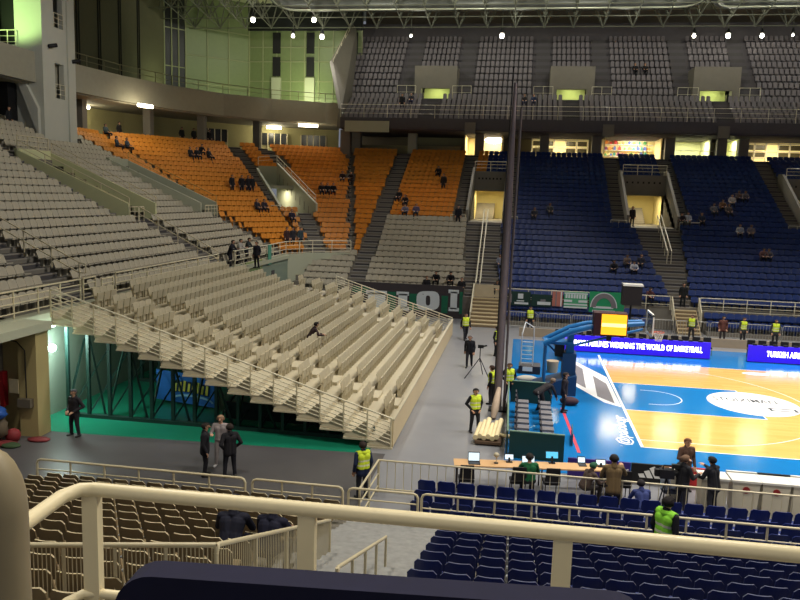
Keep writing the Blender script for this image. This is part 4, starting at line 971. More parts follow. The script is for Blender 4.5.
t=thing('net_post','tall dark post wrapped with a gathered net beside the court','post',(-5.4,3.52,0)); M_post=mat('post_dark',(122,110,112),.7,var=.15,scale=6)
pr=[(-5.4,3.52,0)]; MB().tube([(-5.4,3.52,0),(-5.38,3.5,5),(-5.35,3.5,9),(-5.3,3.45,13.4)],[.17,.18,.16,.06],10).build('gathered_net',M_post,t)
MB().tube([(-5.12,3.4,0),(-5.10,3.4,6.5),(-5.02,3.35,12.4)],.05,8).build('pole',mat('pole_grey',(92,84,84),.5,.2),t)
MB().tube([(-5.55,3.3,0),(-5.5,3.3,9),(-5.4,3.3,14)],.03,6).build('rope',M_black,t)
MB().box(-5.75,-5.0,3.2,3.9,0,.06).build('base',M_black,t)
cz=[]
for k in range(5): cz.append((-5.35+.05*math.sin(k),1.5-.22*k if False else 2.6-.25*k,.05+.5*(1-k/4)))
one('folded_cloth',MB().tube([(-5.35,3.1,1.05),(-5.4,2.7,.8),(-5.45,2.3,.4),(-5.5,2.1,.05)],[.09,.13,.16,.1],8),mat('cloth_cream',(180,160,140),.8,var=.2),'cream folded cloth hanging at the foot of the net post','cloth')
# white cage trolley beside the far fence behind the hoop
g=G(530,372); t=thing('cage_trolley','white wire frame trolley standing near the far corner of the blue floor','trolley',(g.x,g.y,0))
M_cage=mat('cage_white',(206,210,214),.4,var=.05)
for x in (g.x-.5,g.x+.1):
    for y in (g.y-.3,g.y+.3): MB().tube([(x,y,.1),(x,y,2.3 if x>g.x else 2.0)],.03,6).build('upright',M_cage,t)
for z in [.3+.22*k for k in range(7)]: MB().tube([(g.x-.5,g.y-.3,z),(g.x+.1,g.y-.3,z)],.025,6).build('rung',M_cage,t)
MB().tube([(g.x-.5,g.y-.3,2.0),(g.x-.35,g.y,2.6),(g.x+.1,g.y+.3,2.3)],.03,6).build('hoop_bar',M_cage,t)
MB().box(g.x-.6,g.x+.5,g.y-.5,g.y+.5,.0,.4).build('tray',M_fram,t); MB().box(g.x-.4,g.x+.1,g.y-.52,g.y-.5,.15,.38).build('lamp_panel',M_white,t)
# small things by the hoop
g=G(552,372); one('bucket',MB().tube([(g.x,g.y,0),(g.x,g.y,.6)],[.26,.32],14),mat('bucket_tan',(168,150,124),.6),'tan barrel beside the hoop base','barrel')
g=G(527,382); one('bag',MB().ball((g.x,g.y,.16),(.55,.3,.17)),mat('bag_pale',(190,184,172),.8),'pale flat bag on the blue floor left of the hoop base','bag')
g=G(569,405); one('sports_bag',MB().ball((g.x,g.y,.18),(.42,.25,.2)),mat('bag_dark',(62,40,50),.8),'dark sports bag on the floor at the corner of the hoop base','bag')
g=G(573,443); t=thing('floor_sign','small dark folded sign standing on the blue floor by the red tape','sign',(g.x,g.y,0)); MB().slab([(g.x-.08,g.y-.4,0),(g.x-.02,g.y+.9,0),(g.x-.02,g.y+.9,.45),(g.x-.08,g.y-.4,.45)],(.04,0,0)).build('panel',mat('sign_dark',(44,84,104),.5,var=.3,scale=8),t)
# ------------------------------------------------------------------ far side: loudspeaker, stairs, fences, rails, banners
ls=thing('loudspeaker','big black loudspeaker box with a white top standing beyond the hoop','loudspeaker',(1.8,23.5,0)); P=PY(622,305,23.5); Q=PY(643,285,23.5)
MB().box(P.x,Q.x,23.5,24.3,P.z,Q.z-.12).build('cabinet',mat('speaker_black',(36,30,30),.7,var=.1),ls); MB().box(P.x,Q.x+.05,23.45,24.35,Q.z-.12,Q.z).build('top_panel',M_white,ls); MB().tube([((P.x+Q.x)/2,23.9,0),((P.x+Q.x)/2,23.9,P.z)],.06,8).build('stand_pole',M_black,ls); MB().box((P.x+Q.x)/2-.4,(P.x+Q.x)/2+.4,23.5,24.3,0,.05).build('base',M_black,ls)
M_step=mat('wood_step',(186,168,132),.6,var=.1)
def steps(label,x0,x1,y0,y1,z1,n):
    t=thing('wooden_steps',label,'stairs',((x0+x1)/2,y0,0))
    for k in range(n): y=y0+(y1-y0)*k/n; MB().box(x0,x1,y,y+(y1-y0)/n+.03,z1*(k+1)/n-.06,z1*(k+1)/n).build('tread',M_step,t)
    for x in (x0-.05,x1): MB().slab([(x,y0,0),(x,y1,z1-.2),(x,y1,z1),(x,y0,.18)],(.05,0,0)).build('stringer',M_step,t)
    for k in range(n): 
        y=y0+(y1-y0)*k/n; MB().box(x0,x1,y,y+.02,z1*k/n,z1*(k+1)/n-.06).build('riser',mat('wood_riser',(120,104,80),.7),t)
    return t
t=steps('tall wooden steps from the floor up to the grey side stairs',-8.05,-5.75,23.9,27.1,1.65,8)
for x in (-8.0,-5.8): 
    MB().tube([(x,23.95,1.0),(x,27.0,2.65)],.05,6).build('handrail',M_railw,t)
    for q in (0,.5,1): MB().tube([(x,23.95+3.05*q,.1+1.5*q),(x,23.95+3.05*q,1.0+1.65*q)],.035,6).build('post',M_railw,t)
MB().box(-8.05,-5.75,27.05,27.12,1.7,2.6).build('front_board',mat('board_cream',(176,162,134),.6),t)
steps('wooden steps in front of the stairs between the blue seats',6.1,7.5,25.2,27.1,1.5,7)
struct('wall_front',MB().box(-22,-8.2,27.0,27.18,0,1.66).box(-8.2,-5.9,27.12,27.18,0,1.66),mat('front_wall',(96,90,84),.8))
railing('railing','pale rail at the foot of the blue seats right of the central stairs',[(7.75,27.05,1.45),(34,27.05,1.45)],.95,(.08,.4,.7),1.55,M_railw,.035)
railing('railing','pale rail at the foot of the blue seats beside the loudspeaker',[(-5.7,27.05,1.45),(5.75,27.05,1.45)],.95,(.4,),1.6,M_railw,.035)
for k,(x,lab) in enumerate(((5.85,'white newel rail left of the central stairs'),(7.65,'white newel rail right of the central stairs'))):
    t=thing('newel_rail',lab,'railing',(x,26,0)); 
    for q in range(4): MB().tube([(x,27.0-.35*q,1.45-.3*q),(x,27.0-.35*q,2.4-.3*q)],.045,6).build('post',M_railw,t)
    MB().tube([(x,27.0,2.4),(x,25.95,1.5)],.05,6).build('top_rail',M_railw,t)
# crowd barriers on the far side
M_bar=mat('barrier_steel',(158,156,150),.45,.4,var=.08)
k=0; x=-5.6
while x<20:
    t=thing('crowd_barrier','steel crowd barrier on the far side, %s from the wooden steps'%nth(k+1),'barrier',(x+1.1,24.2,0),0,'crowd barriers on the far side')
    m=MB(); m.tube([(x+.04,24.2,.1),(x+.04,24.2,1.08),(x+.12,24.2,1.15),(x+2.08,24.2,1.15),(x+2.16,24.2,1.08),(x+2.16,24.2,.1)],.03,6); m.tube([(x+.04,24.2,.18),(x+2.16,24.2,.18)],.025,6); m.build('frame',M_bar,t)
    for j in range(1,12): MB().tube([(x+2.2*j/12,24.2,.18),(x+2.2*j/12,24.2,1.15)],.014,4,smooth=False).build('bar',M_bar,t)
    for dx in (.3,1.9): MB().box(x+dx-.03,x+dx+.03,23.9,24.5,0,.08).build('foot',M_bar,t)
    x+=2.24; k+=1
# press seats: a low cream barrier wall in front of the barriers
struct('trim_9',MB().box(-4.6,20,21.4,21.55,0,.55),mat('low_wall',(150,136,116),.7,var=.12,scale=3))
k=0; x=-2.2
while x<12:
    if not 6.8<x<8.6:
        t=thing('press_chair','dark chair behind the LED boards, %s along'%nth(k+1),'chair',(x,18.7,0),0,'chairs behind the LED boards'); m=MB(); m.box(x-.22,x+.22,18.5,18.95,.4,.48); m.build('seat',M_och,t); m=MB(); m.box(x-.22,x+.22,18.95,19.0,.55,1.0); m.build('backrest',M_och,t)
        for dx in (-.2,.2):
            for dy in (18.52,18.93): MB().tube([(x+dx,dy,0),(x+dx,dy,.42)],.015,4,smooth=False).build('leg',M_fram,t)
        k+=1
    x+=.62
# banners
def banner(label,px0,px1,py0,py1,y,mt,extra=None):
    a=PY(px0,py1,y); b=PY(px1,py0,y); t=thing('banner',label,'banner',((a.x+b.x)/2,y,a.z)); MB().box(a.x,b.x,y,y+.03,a.z,b.z).build('cloth',mt,t); return t,a,b
yB=26.95
M_bdark=mat('banner_charcoal',(54,48,50),.8,var=.12); M_bgreen=mat('banner_green',(18,92,66),.8,var=.08); M_bwh=mat('banner_white',(196,202,204),.8,var=.06)
t,a,b=banner('long dark banner with big white letters hung below the grey side seats',352,463,286.5,316.5,yB,M_bdark)
def bx(px0,px1,py0,py1,mb,dy=.012): 
    p=PY(px0,py1,yB); q=PY(px1,py0,yB); mb.box(p.x,q.x,yB-dy,yB,p.z,q.z)
for q in ((352,369,287,292),(387,396,292,316),(409,419,294,310),(441,448,296,313),(459,463,292,314)): g_=MB(); bx(*q,g_); g_.build('green_stripe',M_bgreen,t)
wl=MB()
def letter_I(x0,x1,y0,y1):
    for q in ((x0,x1,y0,y0+3),(x0+1.6,x1-1.6,y0+2,y1-2),(x0,x1,y1-3,y1)): bx(*q,wl,.02)
letter_I(366,387,291,316); letter_I(396.5,409,292,310); letter_I(448.5,459,290,311)
cx_,cy_=428,300.5; pol=[]
n=24; vs=[];
for i in range(n):
    a_=2*math.pi*i/n; ca,sa=math.cos(a_),math.sin(a_); f_=lambda v:math.copysign(abs(v)**.6,v)
    for rx,ry in ((11.5,9.5),(2.2,5)): p=PY(cx_+rx*f_(ca),cy_-ry*f_(sa),yB); vs.append((p.x,yB-.022,p.z))
wl.add(vs,[(2*i,2*((i+1)%n),2*((i+1)%n)+1,2*i+1) for i in range(n)])
wl.build('lettering',M_bwh,t)
def small_banner(label,px0,px1,py0,py1,base,bars):
    t,a,b=banner(label,px0,px1,py0,py1,yB-.12,base)
    for k,(u0,u1,v0,v1,mt) in enumerate(bars):
        W_,H_=b.x-a.x,b.z-a.z; MB().box(a.x+W_*u0,a.x+W_*u1,yB-.135,yB-.12,a.z+H_*v0,a.z+H_*v1).build('print',mt,t)
    return t,a,b
M_bdg=mat('banner_dark_green',(22,50,44),.8,var=.15); M_bred=mat('banner_faded_red',(168,104,92),.8,var=.15); M_bpg=mat('banner_pale_green',(70,150,108),.8,var=.08); M_bem=mat('banner_emerald',(32,136,88),.8,var=.08); M_bgy=mat('banner_grey',(112,108,112),.8,var=.1)
small_banner('dark green banner with white print beside the net post',509,531,292,305,M_bdg,[(.05,.12,.2,.8,M_bgy),(.35,.7,.30,.38,M_bwh),(.40,.65,.5,.85,M_bwh),(.25,.9,.1,.24,M_bwh)])
small_banner('dark banner with pale script between the green and red ones',531,552,295,306,M_bdg,[(.3,.95,.15,.4,M_bwh),(.45,.7,.4,.6,M_bgy)])
small_banner('faded red banner on the far rail',552,563,292,306,M_bred,[(.3,.42,0,1,M_bgy),(.8,.92,0,1,M_bwh)])
small_banner('green and white striped banner on the far rail',563.5,588,292.5,307.5,M_bpg,[(0,1,.86,.93,M_bwh)]+[(.06+.115*k,.14+.115*k,.6,.84,M_bwh) for k in range(8)]+[(0,.35,.36,.5,M_bwh),(.62,1,.36,.5,M_bwh),(0,1,.18,.26,M_bwh),(0,1,.0,.10,M_bwh)])
t,a,b=small_banner('bright green banner with a grey and white emblem behind the shot clock',588.5,625,293,312,M_bem,[(.1,.75,.0,.12,M_bwh),(.12,.7,.2,.3,M_bwh)])
W_,H_=b.x-a.x,b.z-a.z; m=MB()
for s,ra,rb in ((0,.34,.26),):
    vs=[]
    for i in range(25):
        q=math.pi*i/24; vs+= [(a.x+W_*(.42+.36*math.cos(q)),yB-.14,a.z+H_*(.25+.68*math.sin(q))),(a.x+W_*(.42+.22*math.cos(q)),yB-.14,a.z+H_*(.25+.45*math.sin(q)))]
    m.add(vs,[(2*i,2*i+1,2*i+3,2*i+2) for i in range(24)])
m.build('emblem',M_bgy,t); m=MB()
vs=[]
for i in range(25):
    q=math.pi*i/24; vs+= [(a.x+W_*(.42+.385*math.cos(q)),yB-.139,a.z+H_*(.25+.72*math.sin(q))),(a.x+W_*(.42+.355*math.cos(q)),yB-.139,a.z+H_*(.25+.67*math.sin(q)))]
m.add(vs,[(2*i,2*i+1,2*i+3,2*i+2) for i in range(24)]); m.build('emblem_outline',M_bwh,t)
# ------------------------------------------------------------------ people: one continuous body mesh each, hair and vests as children
def V(*a): return Vector(a)
POSES={
 'stand':dict(pel=V(0,0,.93),lean=.02,legs=[(V(.02,.03,-.42),V(.03,-.01,-.84)),(V(-.02,.02,-.42),V(-.04,-.02,-.84))],arms=[(V(.06,-.04,-.29),V(.05,.05,-.53)),(V(-.06,-.04,-.29),V(-.05,.05,-.53))]),
 'pockets':dict(pel=V(0,0,.93),lean=.0,legs=[(V(.03,.02,-.42),V(.05,-.01,-.84)),(V(-.03,.04,-.42),V(-.06,.02,-.84))],arms=[(V(.11,-.09,-.27),V(-.02,.06,-.46)),(V(-.11,-.09,-.27),V(.02,.06,-.46))]),
 'behind':dict(pel=V(0,0,.93),lean=-.02,legs=[(V(.04,.02,-.42),V(.07,-.01,-.84)),(V(-.04,.02,-.42),V(-.07,-.02,-.84))],arms=[(V(.12,-.08,-.27),V(-.04,.16,-.42)),(V(-.12,-.08,-.27),V(.04,.16,-.42))]),
 'crossed':dict(pel=V(0,0,.93),lean=.03,legs=[(V(.03,.02,-.42),V(.04,-.01,-.84)),(V(-.03,.02,-.42),V(-.05,.03,-.84))],arms=[(V(.07,.05,-.28),V(-.14,.22,-.22)),(V(-.07,.05,-.28),V(.16,.24,-.18))]),
 'walk':dict(pel=V(0,0,.92),lean=.06,legs=[(V(.01,.16,-.39),V(.01,.20,-.81)),(V(-.01,-.03,-.42),V(-.01,-.26,-.80))],arms=[(V(.05,-.12,-.27),V(.05,-.12,-.52)),(V(-.05,.04,-.29),V(-.04,.18,-.50))]),
 'talk':dict(pel=V(0,0,.93),lean=.04,legs=[(V(.03,.03,-.42),V(.05,.02,-.84)),(V(-.03,.01,-.42),V(-.05,-.03,-.84))],arms=[(V(.09,.06,-.27),V(.02,.30,-.20)),(V(-.07,-.03,-.29),V(-.05,.08,-.53))]),
 'reach':dict(pel=V(0,0,.93),lean=.16,legs=[(V(.03,.04,-.42),V(.04,.0,-.84)),(V(-.03,.01,-.42),V(-.05,-.06,-.84))],arms=[(V(.12,.14,-.22),V(.10,.42,-.12)),(V(-.08,.08,-.27),V(-.03,.30,-.30))]),
 'camera':dict(pel=V(0,0,.93),lean=.10,legs=[(V(.04,.04,-.42),V(.06,.0,-.84)),(V(-.03,.02,-.42),V(-.06,-.04,-.84))],arms=[(V(.10,.18,-.20),V(.02,.40,-.02)),(V(-.10,.16,-.22),V(-.02,.40,-.06))]),
 'bend':dict(pel=V(0,-.1,.88),lean=1.05,legs=[(V(.03,.10,-.40),V(.04,.02,-.80)),(V(-.03,.10,-.40),V(-.05,.02,-.80))],arms=[(V(.05,.10,-.26),V(.02,.20,-.48)),(V(-.05,.10,-.26),V(-.02,.20,-.48))]),
 'rail':dict(pel=V(0,-.05,.91),lean=.30,legs=[(V(.02,.04,-.42),V(.03,-.05,-.83)),(V(-.02,.04,-.42),V(-.04,-.08,-.83))],arms=[(V(.10,.10,-.26),V(-.02,.32,-.22)),(V(-.10,.10,-.26),V(.02,.32,-.22))]),
 'sit':dict(pel=V(0,0,.56),lean=-.10,legs=[(V(.05,.42,-.02),V(.04,.42,-.46)),(V(-.05,.42,-.02),V(-.04,.40,-.46))],arms=[(V(.07,.06,-.27),V(-.02,.30,-.32)),(V(-.07,.06,-.27),V(.02,.30,-.32))]),
 'sitlean':dict(pel=V(0,0,.56),lean=.45,legs=[(V(.08,.41,-.02),V(.05,.38,-.46)),(V(-.08,.41,-.02),V(-.05,.38,-.46))],arms=[(V(.08,.12,-.25),V(-.04,.34,-.28)),(V(-.08,.12,-.25),V(.04,.34,-.28))]),
 'desk':dict(pel=V(0,0,.56),lean=.15,legs=[(V(.05,.42,-.02),V(.04,.40,-.46)),(V(-.05,.42,-.02),V(-.04,.40,-.46))],arms=[(V(.08,.12,-.25),V(.0,.38,-.20)),(V(-.08,.12,-.25),V(.0,.38,-.20))]),
}
TORSO,LEGS,SKIN,SHOES,DARK,SLEEVE=0,1,2,3,4,5
def prims(pose,coat):
    p=POSES[pose]; P=p['pel']; l=p['lean']; d=V(0,math.sin(l),math.cos(l)); f=V(0,math.cos(l),-math.sin(l)); X=V(1,0,0); C=[]
    cap=lambda reg,a,b,r0,r1: C.append((reg,a,b,r0,r1))
    dh=(d*.5+V(0,0,.5)).normalized(); 
    cap(LEGS,P-X*.07-V(0,0,.02),P+X*.07-V(0,0,.02),.115,.115)
    hem=-.14 if coat else .02
    if pose in ('sit','sitlean','desk'): hem=.0
    for s in (-1,1):
        cap(TORSO,P+X*s*.055+d*hem,P+X*s*.05+d*.18,.128 if coat else .115,.118)
        cap(TORSO,P+X*s*.05+d*.18,P+X*s*.075+d*.36,.112,.122)
        cap(TORSO,P+d*.44,P+X*s*.15+d*.445,.085,.072)
    N=P+d*.49; hc=N+dh*.175+V(0,.015,0); hf=(f*.35+V(0,1,0)*.65).normalized(); up=dh
    cap(SKIN,N-d*.02,N+dh*.1,.06,.052)
    if coat: cap(TORSO,N-d*.01-f*.02,N+dh*.035-f*.02,.085,.07)
    cap(SKIN,hc-hf*.022+up*.02,hc+hf*.012+up*.03,.088,.085)
    cap(SKIN,hc-hf*.0-up*.03,hc+hf*.03-up*.075,.072,.045)
    cap(SKIN,hc+hf*.088+up*.02,hc+hf*.112-up*.022,.012,.018)
    for s in (-1,1):
        cap(SKIN,hc+X*s*.086+up*.018,hc+X*s*.088-up*.022,.018,.013)
        cap(DARK,hc+X*s*.034+hf*.083+up*.022,hc+X*s*.038+hf*.083+up*.022,.013,.013)
    cap(DARK,hc-X*.018+hf*.078-up*.062,hc+X*.018+hf*.078-up*.062,.010,.010)
    for s,(k,a) in zip((1,-1),p['legs']):
        H=P+X*s*.085-V(0,0,.03); K=H+k; A=H+a
        cap(LEGS,H,K,.092,.066); cap(LEGS,K,A,.064,.05)
        t=V(s*.03,.17,0); A2=V(A.x,A.y,max(A.z-.035,.045)); cap(SHOES,A2-V(0,.04,0),A2+t*.8-V(0,0,.008),.046,.037)
    for s,(e,w_) in zip((1,-1),p['arms']):
        S=P+X*s*.175+d*.445; E=S+e; W=S+w_
        cap(SLEEVE,S,E,.066,.054); cap(SLEEVE,E,W,.053,.042)
        D=(W-E).normalized(); side=D.cross(V(0,1,0) if abs(D.y)<.8 else V(0,0,1)).normalized(); nrm=side.cross(D).normalized()
        if nrm.y<0 and abs(D.y)<.8: nrm=-nrm
        side=X*(-s)-D*(X*(-s)).dot(D); side=side.normalized() if side.length>.2 else nrm; nrm=D.cross(side)
        if nrm.dot(V(0,.3,-1))<0: nrm=-nrm
        pc=W+D*.02
        for q in (-.026,0,.026): cap(SKIN,pc+side*q,pc+D*.07+side*q*1.1,.021,.018)
        for q,L_ in ((-.033,.062),(-.011,.078),(.012,.083),(.034,.072)):
            b0=pc+D*.075+side*q; b1=b0+D*L_*.55+nrm*.012; b2=b1+D*L_*.35+nrm*.03
            cap(SKIN,b0,b1,.0115,.0105); cap(SKIN,b1,b2,.0105,.0095)
        b0=pc+side*.03+D*.01; b1=b0+side*.03+D*.04+nrm*.01; b2=b1+D*.03+nrm*.012; cap(SKIN,b0,b1,.014,.012); cap(SKIN,b1,b2,.012,.010)
    return C,hc,hf,up,P,d
def capsule(mb,a,b,r0,r1,seg):
    t=(b-a); L=t.length; t=t/L if L>1e-6 else V(0,0,1)
    pts=[];rs=[]
    for q in (0,.35,.7): an=q*math.pi/2; pts.append(a-t*r0*math.cos(an)); rs.append(max(r0*math.sin(an),r0*.05))
    pts.append(a); rs.append(r0); pts.append(b+t*1e-5); rs.append(r1)
    for q in (.7,.35,0): an=q*math.pi/2; pts.append(b+t*r1*math.cos(an)); rs.append(max(r1*math.sin(an),r1*.05))
    mb.tube(pts,rs,seg)
BODY={}
M_dflt=mat('person_default',(90,90,90),.8,var=0)
def body(pose,coat,lod):
    key=(pose,coat,lod)
    if key in BODY: return BODY[key]
    C,hc,hf,up,P,d=prims(pose,coat); mb=MB()
    for reg,a,b,r0,r1 in C: capsule(mb,a,b,r0,r1,10 if lod=='near' else 8)
    me=mb.mesh('tmp',M_dflt); o=bpy.data.objects.new('tmp',me); COL.objects.link(o)
    md=o.modifiers.new('r','REMESH'); md.mode='VOXEL'; md.voxel_size=.0105 if lod=='near' else .021
    ms=o.modifiers.new('s','SMOOTH'); ms.factor=.5; ms.iterations=2 if lod=='near' else 1
    dg=bpy.context.evaluated_depsgraph_get(); dg.update(); m2=bpy.data.meshes.new_from_object(o.evaluated_get(dg)); bpy.data.objects.remove(o)
    n=len(m2.vertices); co=np.empty(n*3); m2.vertices.foreach_get('co',co); co=co.reshape(-1,3)
    polys=[tuple(p.vertices) for p in m2.polygons]; fc=np.array([co[list(p)].mean(0) for p in polys])
    best=np.full(len(fc),1e9); reg=np.zeros(len(fc),int)
    for rg,a,b,r0,r1 in C:
        a_=np.array(a);ab=np.array(b)-a_; t=np.clip(((fc-a_)@ab)/max(ab@ab,1e-9),0,1)
        ds=np.linalg.norm(fc-a_-t[:,None]*ab,axis=1)-(r0+(r1-r0)*t)
        k=ds<best; best[k]=ds[k]; reg[k]=rg
    me=bpy.data.meshes.new('body'); me.from_pydata(co.tolist(),[],polys)
    for _ in range(5): me.materials.append(M_dflt)
    me.polygons.foreach_set('material_index',np.where(reg==SLEEVE,0,reg).astype(np.int32)); me.polygons.foreach_set('use_smooth',[True]*len(polys)); me.update()
    nv=np.empty(n*3); me.vertices.foreach_get('normal',nv); nv=nv.reshape(-1,3)
    def shell(mask,off,name,thick=None):
        ids=[polys[i] for i in np.nonzero(mask)[0]]; used=sorted({v for f in ids for v in f}); mp={v:i for i,v in enumerate(used)}
        q=co[used]+nv[used]*off; inner=co[used]-nv[used]*.004; nn_=len(used)
        fs=[tuple(mp[v] for v in f) for f in ids]; edges={}
        for f in fs:
            for i in range(len(f)): e=(f[i],f[(i+1)%len(f)]); edges[e]=1
        rim=[(a,b,b+nn_,a+nn_)[::-1] for (a,b) in edges if (b,a) not in edges]
        m=bpy.data.meshes.new(name); m.from_pydata(np.vstack([q,inner]).tolist(),[],fs+rim); m.polygons.foreach_set('use_smooth',[True]*len(m.polygons)); m.update(); return m
    rel=fc-np.array(hc); zr=rel@np.array(up); yr_=rel@np.array(hf); td=(fc-np.array(P))@np.array(d)
    hair=shell((reg==SKIN)&(np.linalg.norm(rel,axis=1)<.17)&((zr>.062)|((yr_<.0)&(zr>-.06))|((yr_<.03)&(zr>.03))),.014,'hair')
    vest=shell((reg==TORSO)&(td>.0)&(td<.53),.014,'vest')
    vest.materials.append(M_dflt); vest.materials.append(M_dflt)
    mi=[]
    for pl in vest.polygons:
        t=(np.array(pl.center)-np.array(P))@np.array(d); mi.append(1 if (.08<t<.13 or .22<t<.27) else 0)
    vest.polygons.foreach_set('material_index',mi); hair.materials.append(M_dflt)
    BODY[key]=(me,hair,vest); return BODY[key]
PM={}
def cm(rgb,rough=.85):
    k='cloth_%d_%d_%d'%rgb; return mat(k,rgb,rough,var=.15,scale=9)
M_skin=mat('skin',(196,150,122),.6,var=.04); M_shoe=mat('shoe',(30,28,28),.6,var=.1); M_eye=mat('eye_dark',(50,36,34),.5,var=0)
M_hv=mat('hi_vis',(205,225,52),.7,var=.06); M_hv2=mat('hi_vis_band',(226,230,190),.4,var=0)
M_hvg=mat('hi_vis_green',(150,228,64),.7,var=.06)
def person(label,pose,loc,rz,jacket=(28,28,34),trousers=(26,26,32),hair=(34,26,22),vest=None,coat=True,lod='far',s=1.0,group=None,shoes=None,skin=None,hood=False,prop=None):
    me,hm,vm=body(pose,coat,lod); o=bpy.data.objects.new('person',me); COL.objects.link(o)
    o.location=loc; o.rotation_euler=(0,0,rz); o.scale=(s*1.13,s*1.15,s); tag(o,label,'person',group)
    for k,m in enumerate((cm(jacket),cm(trousers),skin or M_skin,cm(shoes) if shoes else M_shoe,M_eye)):
        o.material_slots[k].link='OBJECT'; o.material_slots[k].material=m
    if hair is not None:
        h=bpy.data.objects.new('hood' if hood else 'hair',hm); COL.objects.link(h); h.parent=o; h.material_slots[0].link='OBJECT'; h.material_slots[0].material=cm(hair)
    if vest:
        v=bpy.data.objects.new('vest',vm); COL.objects.link(v); v.parent=o
        for k,m in enumerate((vest,M_hv2)): v.material_slots[k].link='OBJECT'; v.material_slots[k].material=m
    return o
R_=math.radians
def onfloor(px,py): g=G(px,py); return (g.x,g.y,0.0)
# facing: rz=0 looks along +Y (away), pi looks to the viewer, -pi/2 looks to +X (right), pi/2 looks left
DK=(24,24,30)
person('person in dark clothes and cap standing by the dark posts under the pull-out stand','behind',onfloor(75,436),R_(165),(34,30,36),(30,28,34),(60,58,60),lod='near')
person('person in a black suit, leftmost of the three talking on the shiny floor','stand',onfloor(205,476),R_(-70),(24,22,30),(24,22,30),lod='near')
person('person in a pale grey tracksuit standing between two people in black','talk',onfloor(221,466),R_(-170),(150,140,140),(140,132,132),(150,120,96),coat=False,lod='near',shoes=(190,186,186))
person('person in black with hands in pockets, rightmost of the three on the shiny floor','pockets',onfloor(230,477),R_(40),(26,24,30),(28,28,36),(40,30,26),lod='near')
person('steward in a yellow vest standing by the cream rolled mats','pockets',onfloor(474,432),R_(-150),DK,(28,28,32),(24,22,24),vest=M_hv,lod='near')
person('steward in a yellow vest turned left beside the net post','stand',onfloor(491,404),R_(70),DK,(34,32,38),(60,40,30),vest=M_hv,lod='near',coat=False)
person('steward in an open yellow vest just right of the net post','pockets',onfloor(508,401),R_(-160),DK,(26,34,56),(80,56,44),vest=M_hv,lod='near')
person('person in a dark suit walking on the grey floor beside the tripod','walk',onfloor(469,367),R_(180),(30,30,36),(34,34,40),(120,110,104),lod='near')
person('steward in a yellow vest walking near the tall wooden steps','walk',onfloor(465,340),R_(-160),DK,(30,32,40),(36,28,26),vest=M_hv,lod='near')
person('steward in dark trousers and yellow vest half hidden by the net post','stand',onfloor(496,356),R_(-120),DK,(28,28,34),(36,28,26),vest=M_hv,lod='near')
person('steward in a yellow vest at the far barriers right of the net post','stand',(-3.9,23.3,0),R_(170),DK,(36,38,44),(36,28,26),vest=M_hv)
person('steward in a yellow vest behind the far fence near the central wooden steps','stand',(6.55,23.5,0),R_(150),(60,60,60),(40,40,44),(60,44,36),vest=M_hv)
person('steward in a yellow vest behind the far fence left of the edge of the picture','stand',(9.7,23.4,0),R_(200),(60,60,60),(40,40,44),(60,44,36),vest=M_hv)
person('steward in a yellow vest beside the fence at the right edge of the picture','stand',(11.6,23.2,0),R_(180),(60,60,60),(40,40,44),(60,44,36),vest=M_hv)
person('person in dark red leaning by the far fence right of the shot clock','stand',(8.5,23.6,0),R_(180),(96,56,48),(50,44,44),(40,30,26))
person('person in a black tracksuit standing beside the hoop base','stand',onfloor(563,412),R_(-100),(30,24,32),(24,24,32),(36,28,26),lod='near')
person('person bending over the far bench chair in a dark coat','bend',(-3.55,3.9,0),R_(-60),(40,36,40),(30,28,34),(120,104,92),lod='near')
person('steward in a yellow vest at the foot of the near steps by the handrail','stand',(-8.98,-6.9,0),R_(40),(28,40,72),(28,28,36),(40,30,26),vest=M_hv,lod='near',s=1.0)
person('person in a green shirt sitting at the desk','desk',(-4.15,-5.72,0),R_(8),(20,92,52),(30,30,36),(30,24,22),coat=False,lod='near')
person('person in a brown coat with a green collar standing at the fence','reach',(-1.85,-6.72,0),R_(4),(112,92,62),(30,28,32),(28,22,20),lod='near',s=1.08)
person('person in blue sitting low on a floor chair beside the brown coat','sitlean',(-1.05,-6.95,-.02),R_(10),(54,66,120),(36,40,66),(30,26,30),lod='near',s=.95)
person('person in dark brown and green sitting behind the fence at the desk end','sitlean',(-2.55,-5.75,0),R_(-60),(74,60,54),(40,34,36),(40,90,66),lod='near',s=.95)
person('cameraman in a pale blue top sitting behind the large black camera','sit',(-.15,-5.25,-.05),R_(-80),(150,160,176),(70,76,96),(120,84,48),coat=False,lod='near',s=.93)
person('person in a black jacket with sunglasses on the head by the white bins','talk',(.2,-5.75,0),R_(-60),(30,30,36),(40,40,52),(110,84,66),lod='near')
person('person in a black padded jacket reaching across the bins','reach',(1.06,-5.75,0),R_(40),(26,26,34),(38,38,46),(24,20,20),lod='near')
person('person with long brown hair in a brown coat facing the two people in black','talk',(.62,-4.05,0),R_(200),(84,60,50),(50,40,40),(96,60,38),lod='near')
person('steward with dark hair and a lime vest standing among the navy seats','stand',(-1.5,-12.15,1.04),R_(-50),DK,(30,30,36),(26,20,22),vest=M_hvg,lod='near',s=1.08)
person('person in a hooded navy jacket sitting in the beige seats, left of a pair','sitlean',(-9.4,-16.05,2.24),R_(6),(26,28,46),(30,34,60),(26,28,46),lod='near',hood=True,s=1.06)
person('person in a hooded navy jacket sitting in the beige seats, right of a pair','sitlean',(-8.75,-16.05,2.24),R_(-8),(24,26,48),(30,34,60),(24,26,48),lod='near',hood=True,s=1.06)
